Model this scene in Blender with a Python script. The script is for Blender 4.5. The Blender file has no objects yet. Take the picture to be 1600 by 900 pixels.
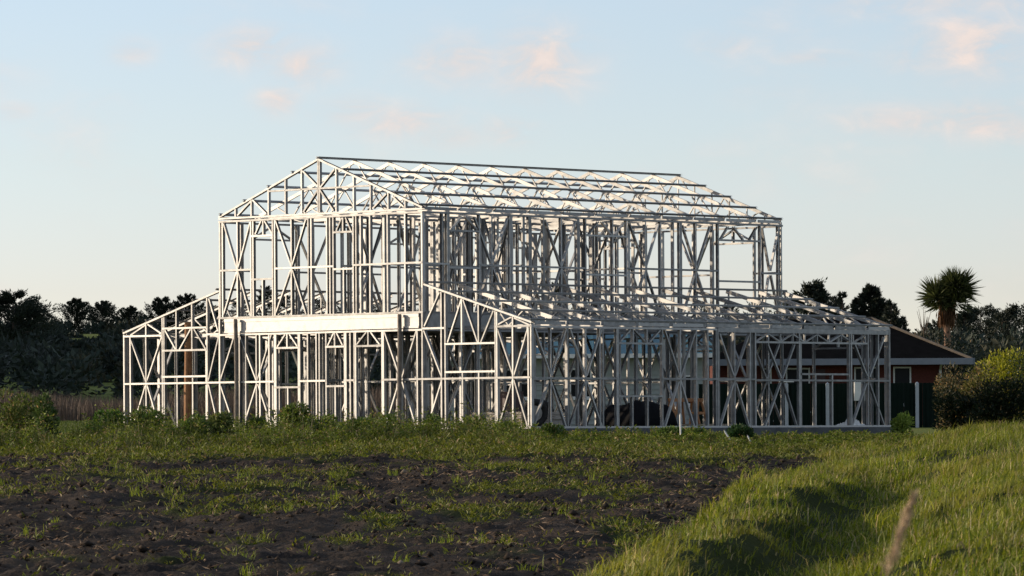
import bpy, math, random
import numpy as np
from mathutils import Vector, Matrix

random.seed(7)
RNG = np.random.default_rng(11)
scene = bpy.context.scene
COL = scene.collection

# ------------------------------------------------------------------ camera
CZ = 1.7                      # eye height above the datum
cam_d = bpy.data.cameras.new('camera')
cam = bpy.data.objects.new('camera', cam_d)
COL.objects.link(cam)
FPX = 7937.9
cam_d.sensor_width = 36.0
cam_d.lens = FPX / 1600 * 36.0
cam_d.shift_y = (681.1 - 450) / 1600
cam_d.clip_start = 0.5
cam_d.clip_end = 20000
cam_d.dof.use_dof = True
cam_d.dof.focus_distance = 133.0
cam_d.dof.aperture_fstop = 11.0
cam.location = (0, 0, CZ)
cam.rotation_euler = (math.radians(90), math.radians(0.321), 0)
scene.camera = cam

# ------------------------------------------------------------------ light
SUN_EL = math.radians(11.0)
SUN_AZ = math.atan2(-0.970, 0.243)     # measured from +Y towards +X
SDIR = Vector((math.sin(SUN_AZ) * math.cos(SUN_EL), math.cos(SUN_AZ) * math.cos(SUN_EL), math.sin(SUN_EL)))
sun_d = bpy.data.lights.new('sun', 'SUN')
sun_d.energy = 2.0
sun_d.angle = math.radians(0.55)
sun_d.color = (1.0, 0.82, 0.61)
sun = bpy.data.objects.new('sun', sun_d)
COL.objects.link(sun)
sun.rotation_euler = SDIR.to_track_quat('Z', 'Y').to_euler()
sun.location = (-60, 100, 40)

world = bpy.data.worlds.new('World')
scene.world = world
world.use_nodes = True


def build_world():
    nt = world.node_tree
    N, L = nt.nodes, nt.links
    for n in list(N):
        N.remove(n)
    out = N.new('ShaderNodeOutputWorld')
    bg = N.new('ShaderNodeBackground')
    bg.inputs['Strength'].default_value = 0.14
    tc = N.new('ShaderNodeTexCoord')
    sep = N.new('ShaderNodeSeparateXYZ')
    L.new(tc.outputs['Generated'], sep.inputs[0])

    def m(op, a, b=None, c=None, clamp=False):
        n = N.new('ShaderNodeMath')
        n.operation = op
        n.use_clamp = clamp
        for i, v in enumerate((a, b, c)):
            if v is None:
                continue
            if isinstance(v, (int, float)):
                n.inputs[i].default_value = v
            else:
                L.new(v, n.inputs[i])
        return n.outputs[0]
    # clean coastal air: the pale band along the horizon is thin
    z2 = m('MULTIPLY_ADD', sep.outputs['Z'], 3.2, 0.03)
    cmb = N.new('ShaderNodeCombineXYZ')
    L.new(sep.outputs['X'], cmb.inputs[0])
    L.new(sep.outputs['Y'], cmb.inputs[1])
    L.new(z2, cmb.inputs[2])
    nrm = N.new('ShaderNodeVectorMath')
    nrm.operation = 'NORMALIZE'
    L.new(cmb.outputs[0], nrm.inputs[0])
    sky = N.new('ShaderNodeTexSky')
    sky.sky_type = 'NISHITA'
    sky.sun_disc = False
    sky.sun_elevation = SUN_EL
    sky.sun_rotation = SUN_AZ
    sky.altitude = 0
    sky.air_density = 1.0
    sky.dust_density = 1.1
    sky.ozone_density = 1.6
    L.new(nrm.outputs[0], sky.inputs['Vector'])
    hsv = N.new('ShaderNodeHueSaturation')
    hsv.inputs['Saturation'].default_value = 0.62
    L.new(sky.outputs[0], hsv.inputs['Color'])
    hz = N.new('ShaderNodeValToRGB')
    els = hz.color_ramp.elements
    els[0].position = 0.0
    els[0].color = (.92, .76, .69, 1)
    els[1].position = 1.0
    els[1].color = (1.0, 1.0, 1.0, 1)
    for pos, c in ((.24, (.92, .775, .70)), (.45, (.96, .89, .80)), (.72, (1.0, 1.0, .96))):
        e = els.new(pos)
        e.color = (*c, 1)
    L.new(m('MULTIPLY', sep.outputs['Z'], 8.3, clamp=True), hz.inputs[0])
    hm = N.new('ShaderNodeMix')
    hm.data_type = 'RGBA'
    hm.blend_type = 'MULTIPLY'
    hm.inputs[0].default_value = 1.0
    L.new(hsv.outputs[0], hm.inputs[6])
    L.new(hz.outputs[0], hm.inputs[7])

    # small evening clouds: soft banks broken up by noise (tangent-plane directions)
    ysafe = m('MAXIMUM', m('ABSOLUTE', sep.outputs['Y']), 0.12)
    az = m('DIVIDE', sep.outputs['X'], ysafe)
    el = m('DIVIDE', sep.outputs['Z'], ysafe)
    vv = N.new('ShaderNodeCombineXYZ')
    L.new(az, vv.inputs[0])
    L.new(m('MULTIPLY', el, 1.9), vv.inputs[1])
    L.new(sep.outputs['Y'], vv.inputs[2])
    nz = N.new('ShaderNodeTexNoise')
    nz.inputs['Scale'].default_value = 95
    nz.inputs['Detail'].default_value = 8
    nz.inputs['Roughness'].default_value = 0.58
    nz.inputs['Distortion'].default_value = 0.5
    L.new(vv.outputs[0], nz.inputs['Vector'])
    nz2 = N.new('ShaderNodeTexNoise')
    nz2.inputs['Scale'].default_value = 26
    nz2.inputs['Detail'].default_value = 4
    L.new(vv.outputs[0], nz2.inputs['Vector'])
    blobs = [(400, 72, 50, 26, .9), (475, 100, 42, 26, .85), (437, 155, 26, 18, .8), (560, 172, 50, 18, .7), (630, 190, 62, 22, .8),
             (700, 212, 46, 16, .7), (720, 95, 58, 30, .85), (845, 98, 58, 42, 1.05), (795, 205, 36, 18, .6), (1275, 93, 50, 10, .6),
             (1525, 72, 72, 44, .95), (1460, 95, 60, 20, .6), (1420, 192, 85, 20, .75), (1540, 192, 70, 24, .95), (1600, 205, 60, 18, .8),
             (1140, 72, 36, 18, .5), (210, 78, 26, 16, .6), (1520, 5, 190, 22, .7), (1700, 20, 120, 30, .8), (25, 170, 30, 14, .5),
             (-180, 120, 130, 36, .8), (1850, 150, 120, 30, .8), (430, -120, 160, 40, .8), (1050, -160, 220, 40, .8)]
    tot = None
    for (px, py, rx, ry, amp) in blobs:
        a0 = (px - 800) / FPX
        e0 = (681 - py) / FPX
        dx = m('MULTIPLY', m('SUBTRACT', az, a0), FPX / (rx * 1.25))
        dy = m('MULTIPLY', m('SUBTRACT', el, e0), FPX / (ry * 1.2))
        r2 = m('ADD', m('MULTIPLY', dx, dx), m('MULTIPLY', dy, dy))
        g = m('MULTIPLY', m('EXPONENT', m('MULTIPLY', r2, -0.9)), amp)
        tot = g if tot is None else m('MAXIMUM', tot, g)
    front = m('GREATER_THAN', sep.outputs['Y'], 0.0)
    tot = m('MULTIPLY', tot, front)
    # scattered wisps everywhere else
    gen = m('MULTIPLY', m('SUBTRACT', nz2.outputs[0], 0.50, clamp=True), 1.3)
    field = m('MAXIMUM', tot, gen)
    er = m('MULTIPLY_ADD', nz.outputs[0], 3.4, -0.95)
    mask = m('MULTIPLY', m('MULTIPLY', field, er, clamp=True), 1.0, clamp=True)
    ramp = N.new('ShaderNodeValToRGB')
    ramp.color_ramp.elements[0].position = 0.3
    ramp.color_ramp.elements[0].color = (2.15, 2.08, 2.12, 1)
    ramp.color_ramp.elements[1].position = 0.68
    ramp.color_ramp.elements[1].color = (2.9, 2.52, 2.34, 1)
    L.new(nz.outputs[0], ramp.inputs[0])
    mix = N.new('ShaderNodeMix')
    mix.data_type = 'RGBA'
    L.new(mask, mix.inputs[0])
    L.new(hm.outputs[2], mix.inputs[6])
    L.new(ramp.outputs[0], mix.inputs[7])
    L.new(mix.outputs[2], bg.inputs['Color'])
    L.new(bg.outputs[0], out.inputs[0])


build_world()
vs = scene.view_settings
vs.view_transform = 'Standard'
vs.look = 'None'
vs.exposure = 1.13
vs.gamma = 1.0
vs.use_curve_mapping = False
scene.render.engine = 'CYCLES'
scene.cycles.max_bounces = 6
scene.cycles.transparent_max_bounces = 4


# ------------------------------------------------------------------ helpers
def tag(o, label=None, cat=None, group=None, kind=None):
    if label:
        o['label'] = label
    if cat:
        o['category'] = cat
    if group:
        o['group'] = group
    if kind:
        o['kind'] = kind
    return o


def empty(name, loc, rz=0.0):
    o = bpy.data.objects.new(name, None)
    COL.objects.link(o)
    o.location = loc
    o.rotation_euler = (0, 0, rz)
    o.empty_display_size = 0.3
    return o


def link(name, me, parent=None, matrix=None, mat=None):
    if mat is not None and not me.materials:
        me.materials.append(mat)
    o = bpy.data.objects.new(name, me)
    COL.objects.link(o)
    if parent is not None:
        o.parent = parent
    if matrix is not None:
        o.matrix_local = matrix
    return o


def mesh_from(name, V, F):
    me = bpy.data.meshes.new(name)
    me.from_pydata([tuple(v) for v in V], [], F)
    me.update()
    return me


def fast_mesh(name, V, F3=None, F4=None, colors=None, smooth=False):
    """V (n,3); F3 (a,3); F4 (b,4) numpy; optional per-vertex colour"""
    me = bpy.data.meshes.new(name)
    V = np.asarray(V, np.float32)
    loops, starts = [], []
    pos = 0
    if F4 is not None and len(F4):
        loops.append(np.asarray(F4, np.int32).ravel())
        starts.append(np.arange(len(F4), dtype=np.int32) * 4)
        pos = len(F4) * 4
    if F3 is not None and len(F3):
        loops.append(np.asarray(F3, np.int32).ravel())
        starts.append(pos + np.arange(len(F3), dtype=np.int32) * 3)
    loops = np.concatenate(loops)
    starts = np.concatenate(starts)
    me.vertices.add(len(V))
    me.vertices.foreach_set('co', V.ravel())
    me.loops.add(len(loops))
    me.loops.foreach_set('vertex_index', loops)
    me.polygons.add(len(starts))
    me.polygons.foreach_set('loop_start', starts)
    if smooth:
        me.polygons.foreach_set('use_smooth', np.ones(len(starts), bool))
    me.update(calc_edges=True)
    if colors is not None:
        at = me.color_attributes.new('tint', 'FLOAT_COLOR', 'POINT')
        c = np.ones((len(V), 4), np.float32)
        c[:, :3] = colors
        at.data.foreach_set('color', c.ravel())
    return me


class MB:
    """collects boxes, tubes, prisms into one mesh"""
    def __init__(self):
        self.V, self.F = [], []

    def add(self, V, F):
        k = len(self.V)
        self.V += [tuple(v) for v in V]
        self.F += [tuple(i + k for i in f) for f in F]
        return self

    def box(self, x0, x1, y0, y1, z0, z1):
        V = [(x, y, z) for z in (z0, z1) for y in (y0, y1) for x in (x0, x1)]
        return self.add(V, [(0, 2, 3, 1), (4, 5, 7, 6), (0, 1, 5, 4), (2, 6, 7, 3), (0, 4, 6, 2), (1, 3, 7, 5)])

    def tube(self, pts, rad, n=8, cap=True):
        pts = [Vector(p) for p in pts]
        V, F = [], []
        for i, p in enumerate(pts):
            d = (pts[min(i + 1, len(pts) - 1)] - pts[max(i - 1, 0)]).normalized()
            a = d.cross(Vector((0, 0, 1)) if abs(d.z) < .9 else Vector((1, 0, 0))).normalized()
            b = d.cross(a)
            r = rad[i] if hasattr(rad, '__len__') else rad
            for k in range(n):
                t = 2 * math.pi * k / n
                V.append(p + a * math.cos(t) * r + b * math.sin(t) * r)
        for i in range(len(pts) - 1):
            for k in range(n):
                k2 = (k + 1) % n
                F.append((i * n + k, i * n + k2, (i + 1) * n + k2, (i + 1) * n + k))
        if cap:
            F.append(tuple(range(n - 1, -1, -1)))
            F.append(tuple((len(pts) - 1) * n + k for k in range(n)))
        return self.add(V, F)

    def build(self, name, mat, parent=None, matrix=None):
        return link(name, mesh_from(name, self.V, self.F), parent, matrix, mat)


def hash2(ix, iy, seed):
    h = (ix.astype(np.int64) * 374761393 + iy.astype(np.int64) * 668265263 + seed * 974634777) & 0x7fffffff
    h = ((h ^ (h >> 13)) * 1274126177) & 0x7fffffff
    return ((h ^ (h >> 16)) & 0xffff) / 65535.0


def vnoise(x, y, seed=0):
    ix, iy = np.floor(x), np.floor(y)
    fx, fy = x - ix, y - iy
    fx = fx * fx * (3 - 2 * fx)
    fy = fy * fy * (3 - 2 * fy)
    a, b = hash2(ix, iy, seed), hash2(ix + 1, iy, seed)
    c, d = hash2(ix, iy + 1, seed), hash2(ix + 1, iy + 1, seed)
    return (a * (1 - fx) + b * fx) * (1 - fy) + (c * (1 - fx) + d * fx) * fy


def fbm(x, y, seed=0, oct=4):
    s, a, t = 0, .5, 0
    for o in range(oct):
        s = s + a * vnoise(x * 2 ** o + o * 17.3, y * 2 ** o + o * 9.1, seed + o)
        t += a
        a *= .5
    return s / t


def sstep(a, b, x):
    t = np.clip((x - a) / (b - a), 0, 1)
    return t * t * (3 - 2 * t)


# ------------------------------------------------------------------ materials
def new_mat(name):
    m = bpy.data.materials.new(name)
    m.use_nodes = True
    return m, m.node_tree.nodes, m.node_tree.links, m.node_tree.nodes['Principled BSDF']


def mat_basic(name, col, rough=.6, metal=0.0, var=.15, scale=6.0, bump=0.0, bscale=40.0, col2=None, spec=.5):
    m, N, L, p = new_mat(name)
    p.inputs['Roughness'].default_value = rough
    p.inputs['Metallic'].default_value = metal
    p.inputs['Specular IOR Level'].default_value = spec
    tc = N.new('ShaderNodeTexCoord')
    nz = N.new('ShaderNodeTexNoise')
    nz.inputs['Scale'].default_value = scale
    nz.inputs['Detail'].default_value = 6
    L.new(tc.outputs['Object'], nz.inputs['Vector'])
    r = N.new('ShaderNodeValToRGB')
    c2 = col2 if col2 else tuple(c * (1 - var) for c in col)
    c1 = col if col2 else tuple(min(1, c * (1 + var)) for c in col)
    r.color_ramp.elements[0].position = .35
    r.color_ramp.elements[1].position = .65
    r.color_ramp.elements[0].color = (*c2, 1)
    r.color_ramp.elements[1].color = (*c1, 1)
    L.new(nz.outputs[0], r.inputs[0])
    L.new(r.outputs[0], p.inputs['Base Color'])
    if bump:
        nb = N.new('ShaderNodeTexNoise')
        nb.inputs['Scale'].default_value = bscale
        nb.inputs['Detail'].default_value = 4
        L.new(tc.outputs['Object'], nb.inputs['Vector'])
        b = N.new('ShaderNodeBump')
        b.inputs['Strength'].default_value = bump
        b.inputs['Distance'].default_value = .02
        L.new(nb.outputs[0], b.inputs['Height'])
        L.new(b.outputs[0], p.inputs['Normal'])
    return m


def mat_leaf(name, trans=.3, rough=.55, gain=1.0):
    """vertex-tinted foliage that lets some light through"""
    m, N, L, p = new_mat(name)
    at = N.new('ShaderNodeAttribute')
    at.attribute_name = 'tint'
    p.inputs['Roughness'].default_value = rough
    p.inputs['Specular IOR Level'].default_value = .3
    L.new(at.outputs['Color'], p.inputs['Base Color'])
    tr = N.new('ShaderNodeBsdfTranslucent')
    hs = N.new('ShaderNodeHueSaturation')
    hs.inputs['Value'].default_value = 1.25 * gain
    hs.inputs['Saturation'].default_value = 1.1
    L.new(at.outputs['Color'], hs.inputs['Color'])
    L.new(hs.outputs[0], tr.inputs['Color'])
    mx = N.new('ShaderNodeMixShader')
    mx.inputs[0].default_value = trans
    L.new(p.outputs[0], mx.inputs[1])
    L.new(tr.outputs[0], mx.inputs[2])
    L.new(mx.outputs[0], N['Material Output'].inputs[0])
    return m


def mat_zinc():
    m, N, L, p = new_mat('galvanised_steel')
    tc = N.new('ShaderNodeTexCoord')
    oi = N.new('ShaderNodeObjectInfo')
    nz = N.new('ShaderNodeTexNoise')
    nz.inputs['Scale'].default_value = 5
    nz.inputs['Detail'].default_value = 8
    L.new(tc.outputs['Object'], nz.inputs['Vector'])
    ad = N.new('ShaderNodeMath')
    ad.operation = 'MULTIPLY_ADD'
    L.new(oi.outputs['Random'], ad.inputs[0])
    ad.inputs[1].default_value = .6
    L.new(nz.outputs[0], ad.inputs[2])
    r = N.new('ShaderNodeValToRGB')
    r.color_ramp.elements[0].position = .35
    r.color_ramp.elements[1].position = 1.0
    r.color_ramp.elements[0].color = (.18, .181, .182, 1)
    r.color_ramp.elements[1].color = (.42, .42, .415, 1)
    L.new(ad.outputs[0], r.inputs[0])
    L.new(r.outputs[0], p.inputs['Base Color'])
    p.inputs['Metallic'].default_value = .60
    p.inputs['Roughness'].default_value = .52
    return m


ZINC = mat_zinc()
TIMBER = mat_basic('weathered_timber', (.26, .22, .18), .85, col2=(.15, .125, .105), scale=9, bump=.5)
POLEWOOD = mat_basic('brown_pole_wood', (.42, .22, .10), .8, col2=(.24, .11, .05), scale=5, bump=.4)
CONCRETE = mat_basic('concrete', (.105, .11, .115), .9, col2=(.06, .064, .07), scale=2.5, bump=.3)
BOARD = mat_basic('particle_board', (.24, .15, .08), .85, scale=10)
WHITE = mat_basic('white_paint', (.72, .72, .70), .5, var=.06)
DARKGLASS, _n, _l, _p = new_mat('window_glass')
_p.inputs['Base Color'].default_value = (.012, .014, .016, 1)
_p.inputs['Roughness'].default_value = .3
_p.inputs['Specular IOR Level'].default_value = .12
BARK = mat_basic('bark', (.085, .062, .045), .95, scale=4, bump=.6)


# ------------------------------------------------------------------ ground
PROF_Y = [-400, 0, 58, 126, 150, 165, 200, 255, 290, 650, 720, 1000, 3000, 9000]
PROF_Z = [-2.6, -2.55, -1.6, -.10, -.08, .22, .5, .85, 1.2, 13.4, 13.9, 11, 4, 0]


def edge_x(y):
    return 1.40 + (y - 58) * .109 + .35 * np.sin(y * .33) * 0.6 + .18 * np.sin(y * 1.1)


def ground(x, y, fine=True):
    x = np.asarray(x, float)
    y = np.asarray(y, float)
    z = np.interp(y, PROF_Y, PROF_Z)
    # right-hand side of the valley stays low, the left hand hill carries the wood
    hillmask = sstep(290, 420, y) * (.35 * sstep(10, 70, x))
    z = z * (1 - hillmask)
    t = x - edge_x(y)
    fade = 1 - sstep(104, 122, y)
    berm = .46 * sstep(-.15, .8, t) * (1 - sstep(.95, 1.7, t) * .95)
    plat = .62 * sstep(1.9, 4.6, t)
    near = sstep(88, 74, y) if False else 1 - sstep(74, 96, y)
    full = .63 * sstep(.5, 3.6, t)
    bank = (np.maximum(berm, plat) * near + full * (1 - near)) * fade
    z = z + bank
    # scooped strip along the foot of the bank
    z = z - .10 * np.exp(-((t + .7) / .6) ** 2) * fade
    if fine:
        nearf = (1 - sstep(118, 128, y)) * sstep(5, 20, y)
        big = fbm(x * .33, y * .16, 3, 3) - .5
        mid = fbm(x * 1.25, y * .75, 5, 3) - .5
        cl = fbm(x * 5.5, y * 4.2, 9, 3)
        soil = 1 - sstep(-.3, .3, t)
        z = z + nearf * (big * (.32 * soil + .18 * (1 - soil)) + mid * (.13 * soil + .15 * (1 - soil)))
        z = z + nearf * soil * (np.maximum(cl - .45, 0) * .26)
        z = z + nearf * (1 - soil) * (fbm(x * 2.6, y * 2.1, 21, 3) - .5) * .15
        mound = sstep(114, 119, y) * (1 - sstep(121, 127, y)) * (1 - sstep(-.5, 1.5, x))
        z = z + mound * (.10 + .16 * (fbm(x * .8, y * .5, 31, 2) - .4))
    return z + CZ


def turf_mask(x, y):
    """1 where something green covers the ground"""
    t = x - edge_x(y)
    bank = sstep(-.25, .25, t + .5 * (fbm(x * 1.6, y * 1.2, 41, 2) - .5))
    n = fbm(x * .55, y * .30, 51, 3)
    n2 = fbm(x * 2.2, y * 1.3, 57, 2)
    thr = np.interp(y, [45, 75, 92, 104, 114, 122], [.645, .605, .56, .485, .36, .18])
    f = sstep(thr - .05, thr + .10, n * .7 + n2 * .3)
    return np.maximum(bank, f)


def build_ground():
    xs = np.concatenate([[-6000, -3000, -1500, -800, -400, -220, -130, -80, -50, -35, -26, -21],
                         np.arange(-17, 18.01, .125), [21, 26, 35, 50, 80, 130, 220, 400, 800, 1500, 3000, 6000]])
    ys = np.concatenate([[-400, -150, -60, -20, 0, 10, 18, 24, 28, 32], np.arange(35, 60, .13), np.arange(60, 127.9, .2), np.arange(128, 170, 2.5),
                         np.arange(170, 330, 8), np.arange(330, 760, 18), [800, 900, 1100, 1500, 2200, 3500, 6000, 9000]])
    X, Y = np.meshgrid(xs, ys)
    Zg = ground(X, Y)
    nx, ny = len(xs), len(ys)
    V = np.stack([X.ravel(), Y.ravel(), Zg.ravel()], 1)
    i = np.arange((ny - 1) * (nx - 1))
    r, c = i // (nx - 1), i % (nx - 1)
    q = r * nx + c
    F = np.stack([q, q + 1, q + nx + 1, q + nx], 1)
    tm = turf_mask(X.ravel(), Y.ravel())
    far = sstep(126, 150, Y.ravel())
    tm = np.maximum(tm, far)
    col = np.zeros((len(V), 3))
    col[:, 0] = tm
    col[:, 1] = far
    me = fast_mesh('ground', V, F4=F, colors=col, smooth=True)
    m, N, L, p = new_mat('soil_and_turf')
    at = N.new('ShaderNodeAttribute')
    at.attribute_name = 'tint'
    sp = N.new('ShaderNodeSeparateColor')
    L.new(at.outputs['Color'], sp.inputs[0])
    tc = N.new('ShaderNodeTexCoord')

    def noise(s, d=5):
        n = N.new('ShaderNodeTexNoise')
        n.inputs['Scale'].default_value = s
        n.inputs['Detail'].default_value = d
        L.new(tc.outputs['Object'], n.inputs['Vector'])
        return n.outputs[0]

    def ramp(src, a, b, p0=.35, p1=.65):
        r = N.new('ShaderNodeValToRGB')
        r.color_ramp.elements[0].position = p0
        r.color_ramp.elements[1].position = p1
        r.color_ramp.elements[0].color = (*a, 1)
        r.color_ramp.elements[1].color = (*b, 1)
        L.new(src, r.inputs[0])
        return r.outputs[0]

    def mix(f, a, b):
        n = N.new('ShaderNodeMix')
        n.data_type = 'RGBA'
        L.new(f, n.inputs[0])
        L.new(a, n.inputs[6])
        L.new(b, n.inputs[7])
        return n.outputs[2]
    soil = ramp(noise(1.1), (.021, .0180, .0170), (.074, .0560, .0420))
    soil2 = mix(ramp(noise(30, 3), (0, 0, 0), (1, 1, 1), .56, .72), soil, ramp(noise(11), (.050, .036, .026), (.095, .070, .050)))
    turf = ramp(noise(1.4), (.024, .034, .009), (.045, .052, .016))
    paddock = ramp(noise(.25), (.12, .15, .034), (.19, .21, .06))
    c = mix(sp.outputs[0], soil2, turf)
    c = mix(sp.outputs[1], c, paddock)
    L.new(c, p.inputs['Base Color'])
    p.inputs['Roughness'].default_value = .95
    p.inputs['Specular IOR Level'].default_value = .06
    b = N.new('ShaderNodeBump')
    b.inputs['Strength'].default_value = .8
    b.inputs['Distance'].default_value = .05
    L.new(noise(14, 6), b.inputs['Height'])
    L.new(b.outputs[0], p.inputs['Normal'])
    o = link('ground', me, mat=m)
    tag(o, kind='structure')
    o['label'] = 'dark dug soil field rising to a grassy bank and pasture'
    return o


build_ground()


# ------------------------------------------------------------------ foliage builders
def blades(P, H, W, lean, head, tint, bend=1.0):
    """grass blades: 5 verts, one quad and one tip triangle each"""
    n = len(P)
    dx, dy = np.cos(head), np.sin(head)                 # lean direction
    ph = RNG.uniform(0, 2 * np.pi, n)                    # blade face direction
    sx, sy = np.cos(ph) * W * .5, np.sin(ph) * W * .5
    V = np.zeros((n, 5, 3), np.float32)
    mid = np.stack([P[:, 0] + dx * lean * H * .32, P[:, 1] + dy * lean * H * .32, P[:, 2] + H * .58], 1)
    tip = np.stack([P[:, 0] + dx * lean * H, P[:, 1] + dy * lean * H, P[:, 2] + H * (1 - .32 * lean * bend)], 1)
    s = np.stack([sx, sy, np.zeros(n)], 1)
    V[:, 0] = P - s
    V[:, 1] = P + s
    V[:, 2] = mid + s * .8
    V[:, 3] = mid - s * .8
    V[:, 4] = tip
    k = np.arange(n)[:, None] * 5
    F4 = k + np.array([[0, 1, 2, 3]])
    F3 = k + np.array([[3, 2, 4]])
    C = np.repeat(tint[:, None, :], 5, 1)
    return V.reshape(-1, 3), F3, F4, C.reshape(-1, 3)


def leaves(P, D, Ln, W, tint, fold=.25):
    """leaf = folded diamond of two triangles, pointing along D"""
    n = len(P)
    D = D / (np.linalg.norm(D, axis=1, keepdims=True) + 1e-9)
    R = RNG.normal(size=(n, 3))
    S = np.cross(D, R)
    S /= (np.linalg.norm(S, axis=1, keepdims=True) + 1e-9)
    Nn = np.cross(S, D)
    V = np.zeros((n, 4, 3), np.float32)
    L_ = Ln[:, None]
    W_ = W[:, None]
    V[:, 0] = P
    V[:, 1] = P + D * L_ * .45 + S * W_ * .5 + Nn * W_ * fold
    V[:, 2] = P + D * L_
    V[:, 3] = P + D * L_ * .45 - S * W_ * .5 + Nn * W_ * fold
    k = np.arange(n)[:, None] * 4
    F3 = np.concatenate([k + np.array([[0, 1, 2]]), k + np.array([[0, 2, 3]])], 0)
    C = np.repeat(tint[:, None, :], 4, 1)
    return V.reshape(-1, 3), F3, C.reshape(-1, 3)


def tints(n, a, b, jitter=.18, extra=None, pextra=0.0):
    a, b = np.array(a), np.array(b)
    t = RNG.uniform(0, 1, (n, 1))
    c = a * (1 - t) + b * t
    if extra is not None:
        k = RNG.uniform(0, 1, n) < pextra
        c[k] = np.array(extra)
    return c * RNG.uniform(1 - jitter, 1 + jitter, (n, 1))


LEAF = mat_leaf('leaf', .30)
GRASS = mat_leaf('grass_blade', .38, .5)
NEEDLE = mat_leaf('conifer_foliage', .10, .7)
STRAWM = mat_leaf('dry_straw', .15, .8)


def rejection(n, x0, x1, y0, y1, f):
    """sample n candidate points, keep those with probability f(x,y)"""
    x = RNG.uniform(x0, x1, n)
    y = RNG.uniform(y0, y1, n)
    k = RNG.uniform(0, 1, n) < f(x, y)
    return x[k], y[k]


def in_view(x, y, m=1.5):
    return np.abs(x) < (800 / FPX) * y + m


def on_slab(x, y, m=.1):
    """true inside the footprint of the house"""
    dx, dy = x - HX, y - HY
    u = -(dx * math.cos(YAW) - dy * math.sin(YAW))
    v = dx * math.sin(YAW) + dy * math.cos(YAW)
    return (u > -.25 - m) & (u < 16.1 + m) & (v > -.25 - m) & (v < 14.5 + m)


HX, HY, HZ, YAW = .5072, 129.976, CZ + .189, .776


def build_bank_grass():
    def dens(x, y):
        t = x - edge_x(y)
        d = sstep(-.25, .35, t + .4 * (fbm(x * 1.6, y * 1.2, 41, 2) - .5))
        hollow = np.exp(-((t - 1.75) / .75) ** 2) * (1 - sstep(72, 92, y))
        bare = np.maximum(sstep(.55, .62, fbm(x * .9, y * .5, 63, 3)) * .85, sstep(.54, .66, fbm(x * 3.4, y * 2.4, 65, 2)) * .8)
        return d * (1 - .72 * hollow) * (1 - bare) * in_view(x, y, 5) * (y < 116) * ~on_slab(x, y)
    x, y = rejection(800000, -2, 18, 37, 117, dens)
    n = len(x)
    t = x - edge_x(y)
    patch = fbm(x * .8, y * .45, 71, 3)
    H = RNG.gamma(5, .025, n) * (.15 + 1.55 * patch) * (.6 + .8 * fbm(x * 3.1, y * 2.4, 73, 2)) + .03
    W = RNG.uniform(.009, .019, n)
    P = np.stack([x, y, ground(x, y) - .01], 1)
    head = RNG.normal(-.3, 1.3, n)
    lean = np.clip(RNG.normal(.75, .35, n), .05, 1.5)
    c = tints(n, (.075, .115, .013), (.29, .30, .040), .34, (.42, .33, .16), .10)
    yel = sstep(.45, .65, fbm(x * .5, y * .3, 77, 2))[:, None]
    c = c * (1 - .30 * yel) + np.array((.33, .28, .07)) * .35 * yel
    c = c * (.45 + 1.1 * fbm(x * 1.5, y * .9, 113, 3))[:, None]
    V, F3, F4, C = blades(P, H, W, lean, head, c)
    # taller tussocks
    tx, ty = rejection(12000, -1, 18, 37, 112, lambda x, y: dens(x, y) * .42 * (.2 + 1.6 * sstep(.42, .6, fbm(x * .7, y * .4, 79, 2))))
    m = 12
    bx = np.repeat(tx, m) + RNG.normal(0, .05, len(tx) * m)
    by = np.repeat(ty, m) + RNG.normal(0, .05, len(tx) * m)
    k = len(bx)
    P2 = np.stack([bx, by, ground(bx, by) - .01], 1)
    V2, G3, G4, C2 = blades(P2, RNG.uniform(.14, .36, k), RNG.uniform(.008, .014, k), np.clip(RNG.normal(.6, .3, k), .1, 1.2),
                            RNG.uniform(0, 6.28, k), tints(k, (.09, .145, .018), (.27, .30, .045), .25, (.45, .36, .18), .12))
    # dead flower stems and thatch
    sx, sy = rejection(12000, -1, 18, 37, 112, lambda x, y: (.08 + .5 * sstep(.5, .62, fbm(x * .6, y * .35, 83, 2))) * dens(x, y))
    k3 = len(sx)
    P3 = np.stack([sx, sy, ground(sx, sy) - .01], 1)
    V3, H3, H4, C3 = blades(P3, RNG.uniform(.12, .40, k3), RNG.uniform(.006, .011, k3), np.clip(RNG.normal(.5, .45, k3), .02, 1.6), RNG.uniform(0, 6.28, k3),
                            tints(k3, (.30, .22, .12), (.52, .42, .26), .25))
    o = len(V)
    o2 = o + len(V2)
    me = fast_mesh('bank_grass', np.concatenate([V, V2, V3]), np.concatenate([F3, G3 + o, H3 + o2]), np.concatenate([F4, G4 + o, H4 + o2]), np.concatenate([C, C2, C3]))
    tag(link('bank_grass', me, mat=GRASS), 'long sunlit yellow green grass covering the bank at right', 'grass', kind='stuff')


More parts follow.
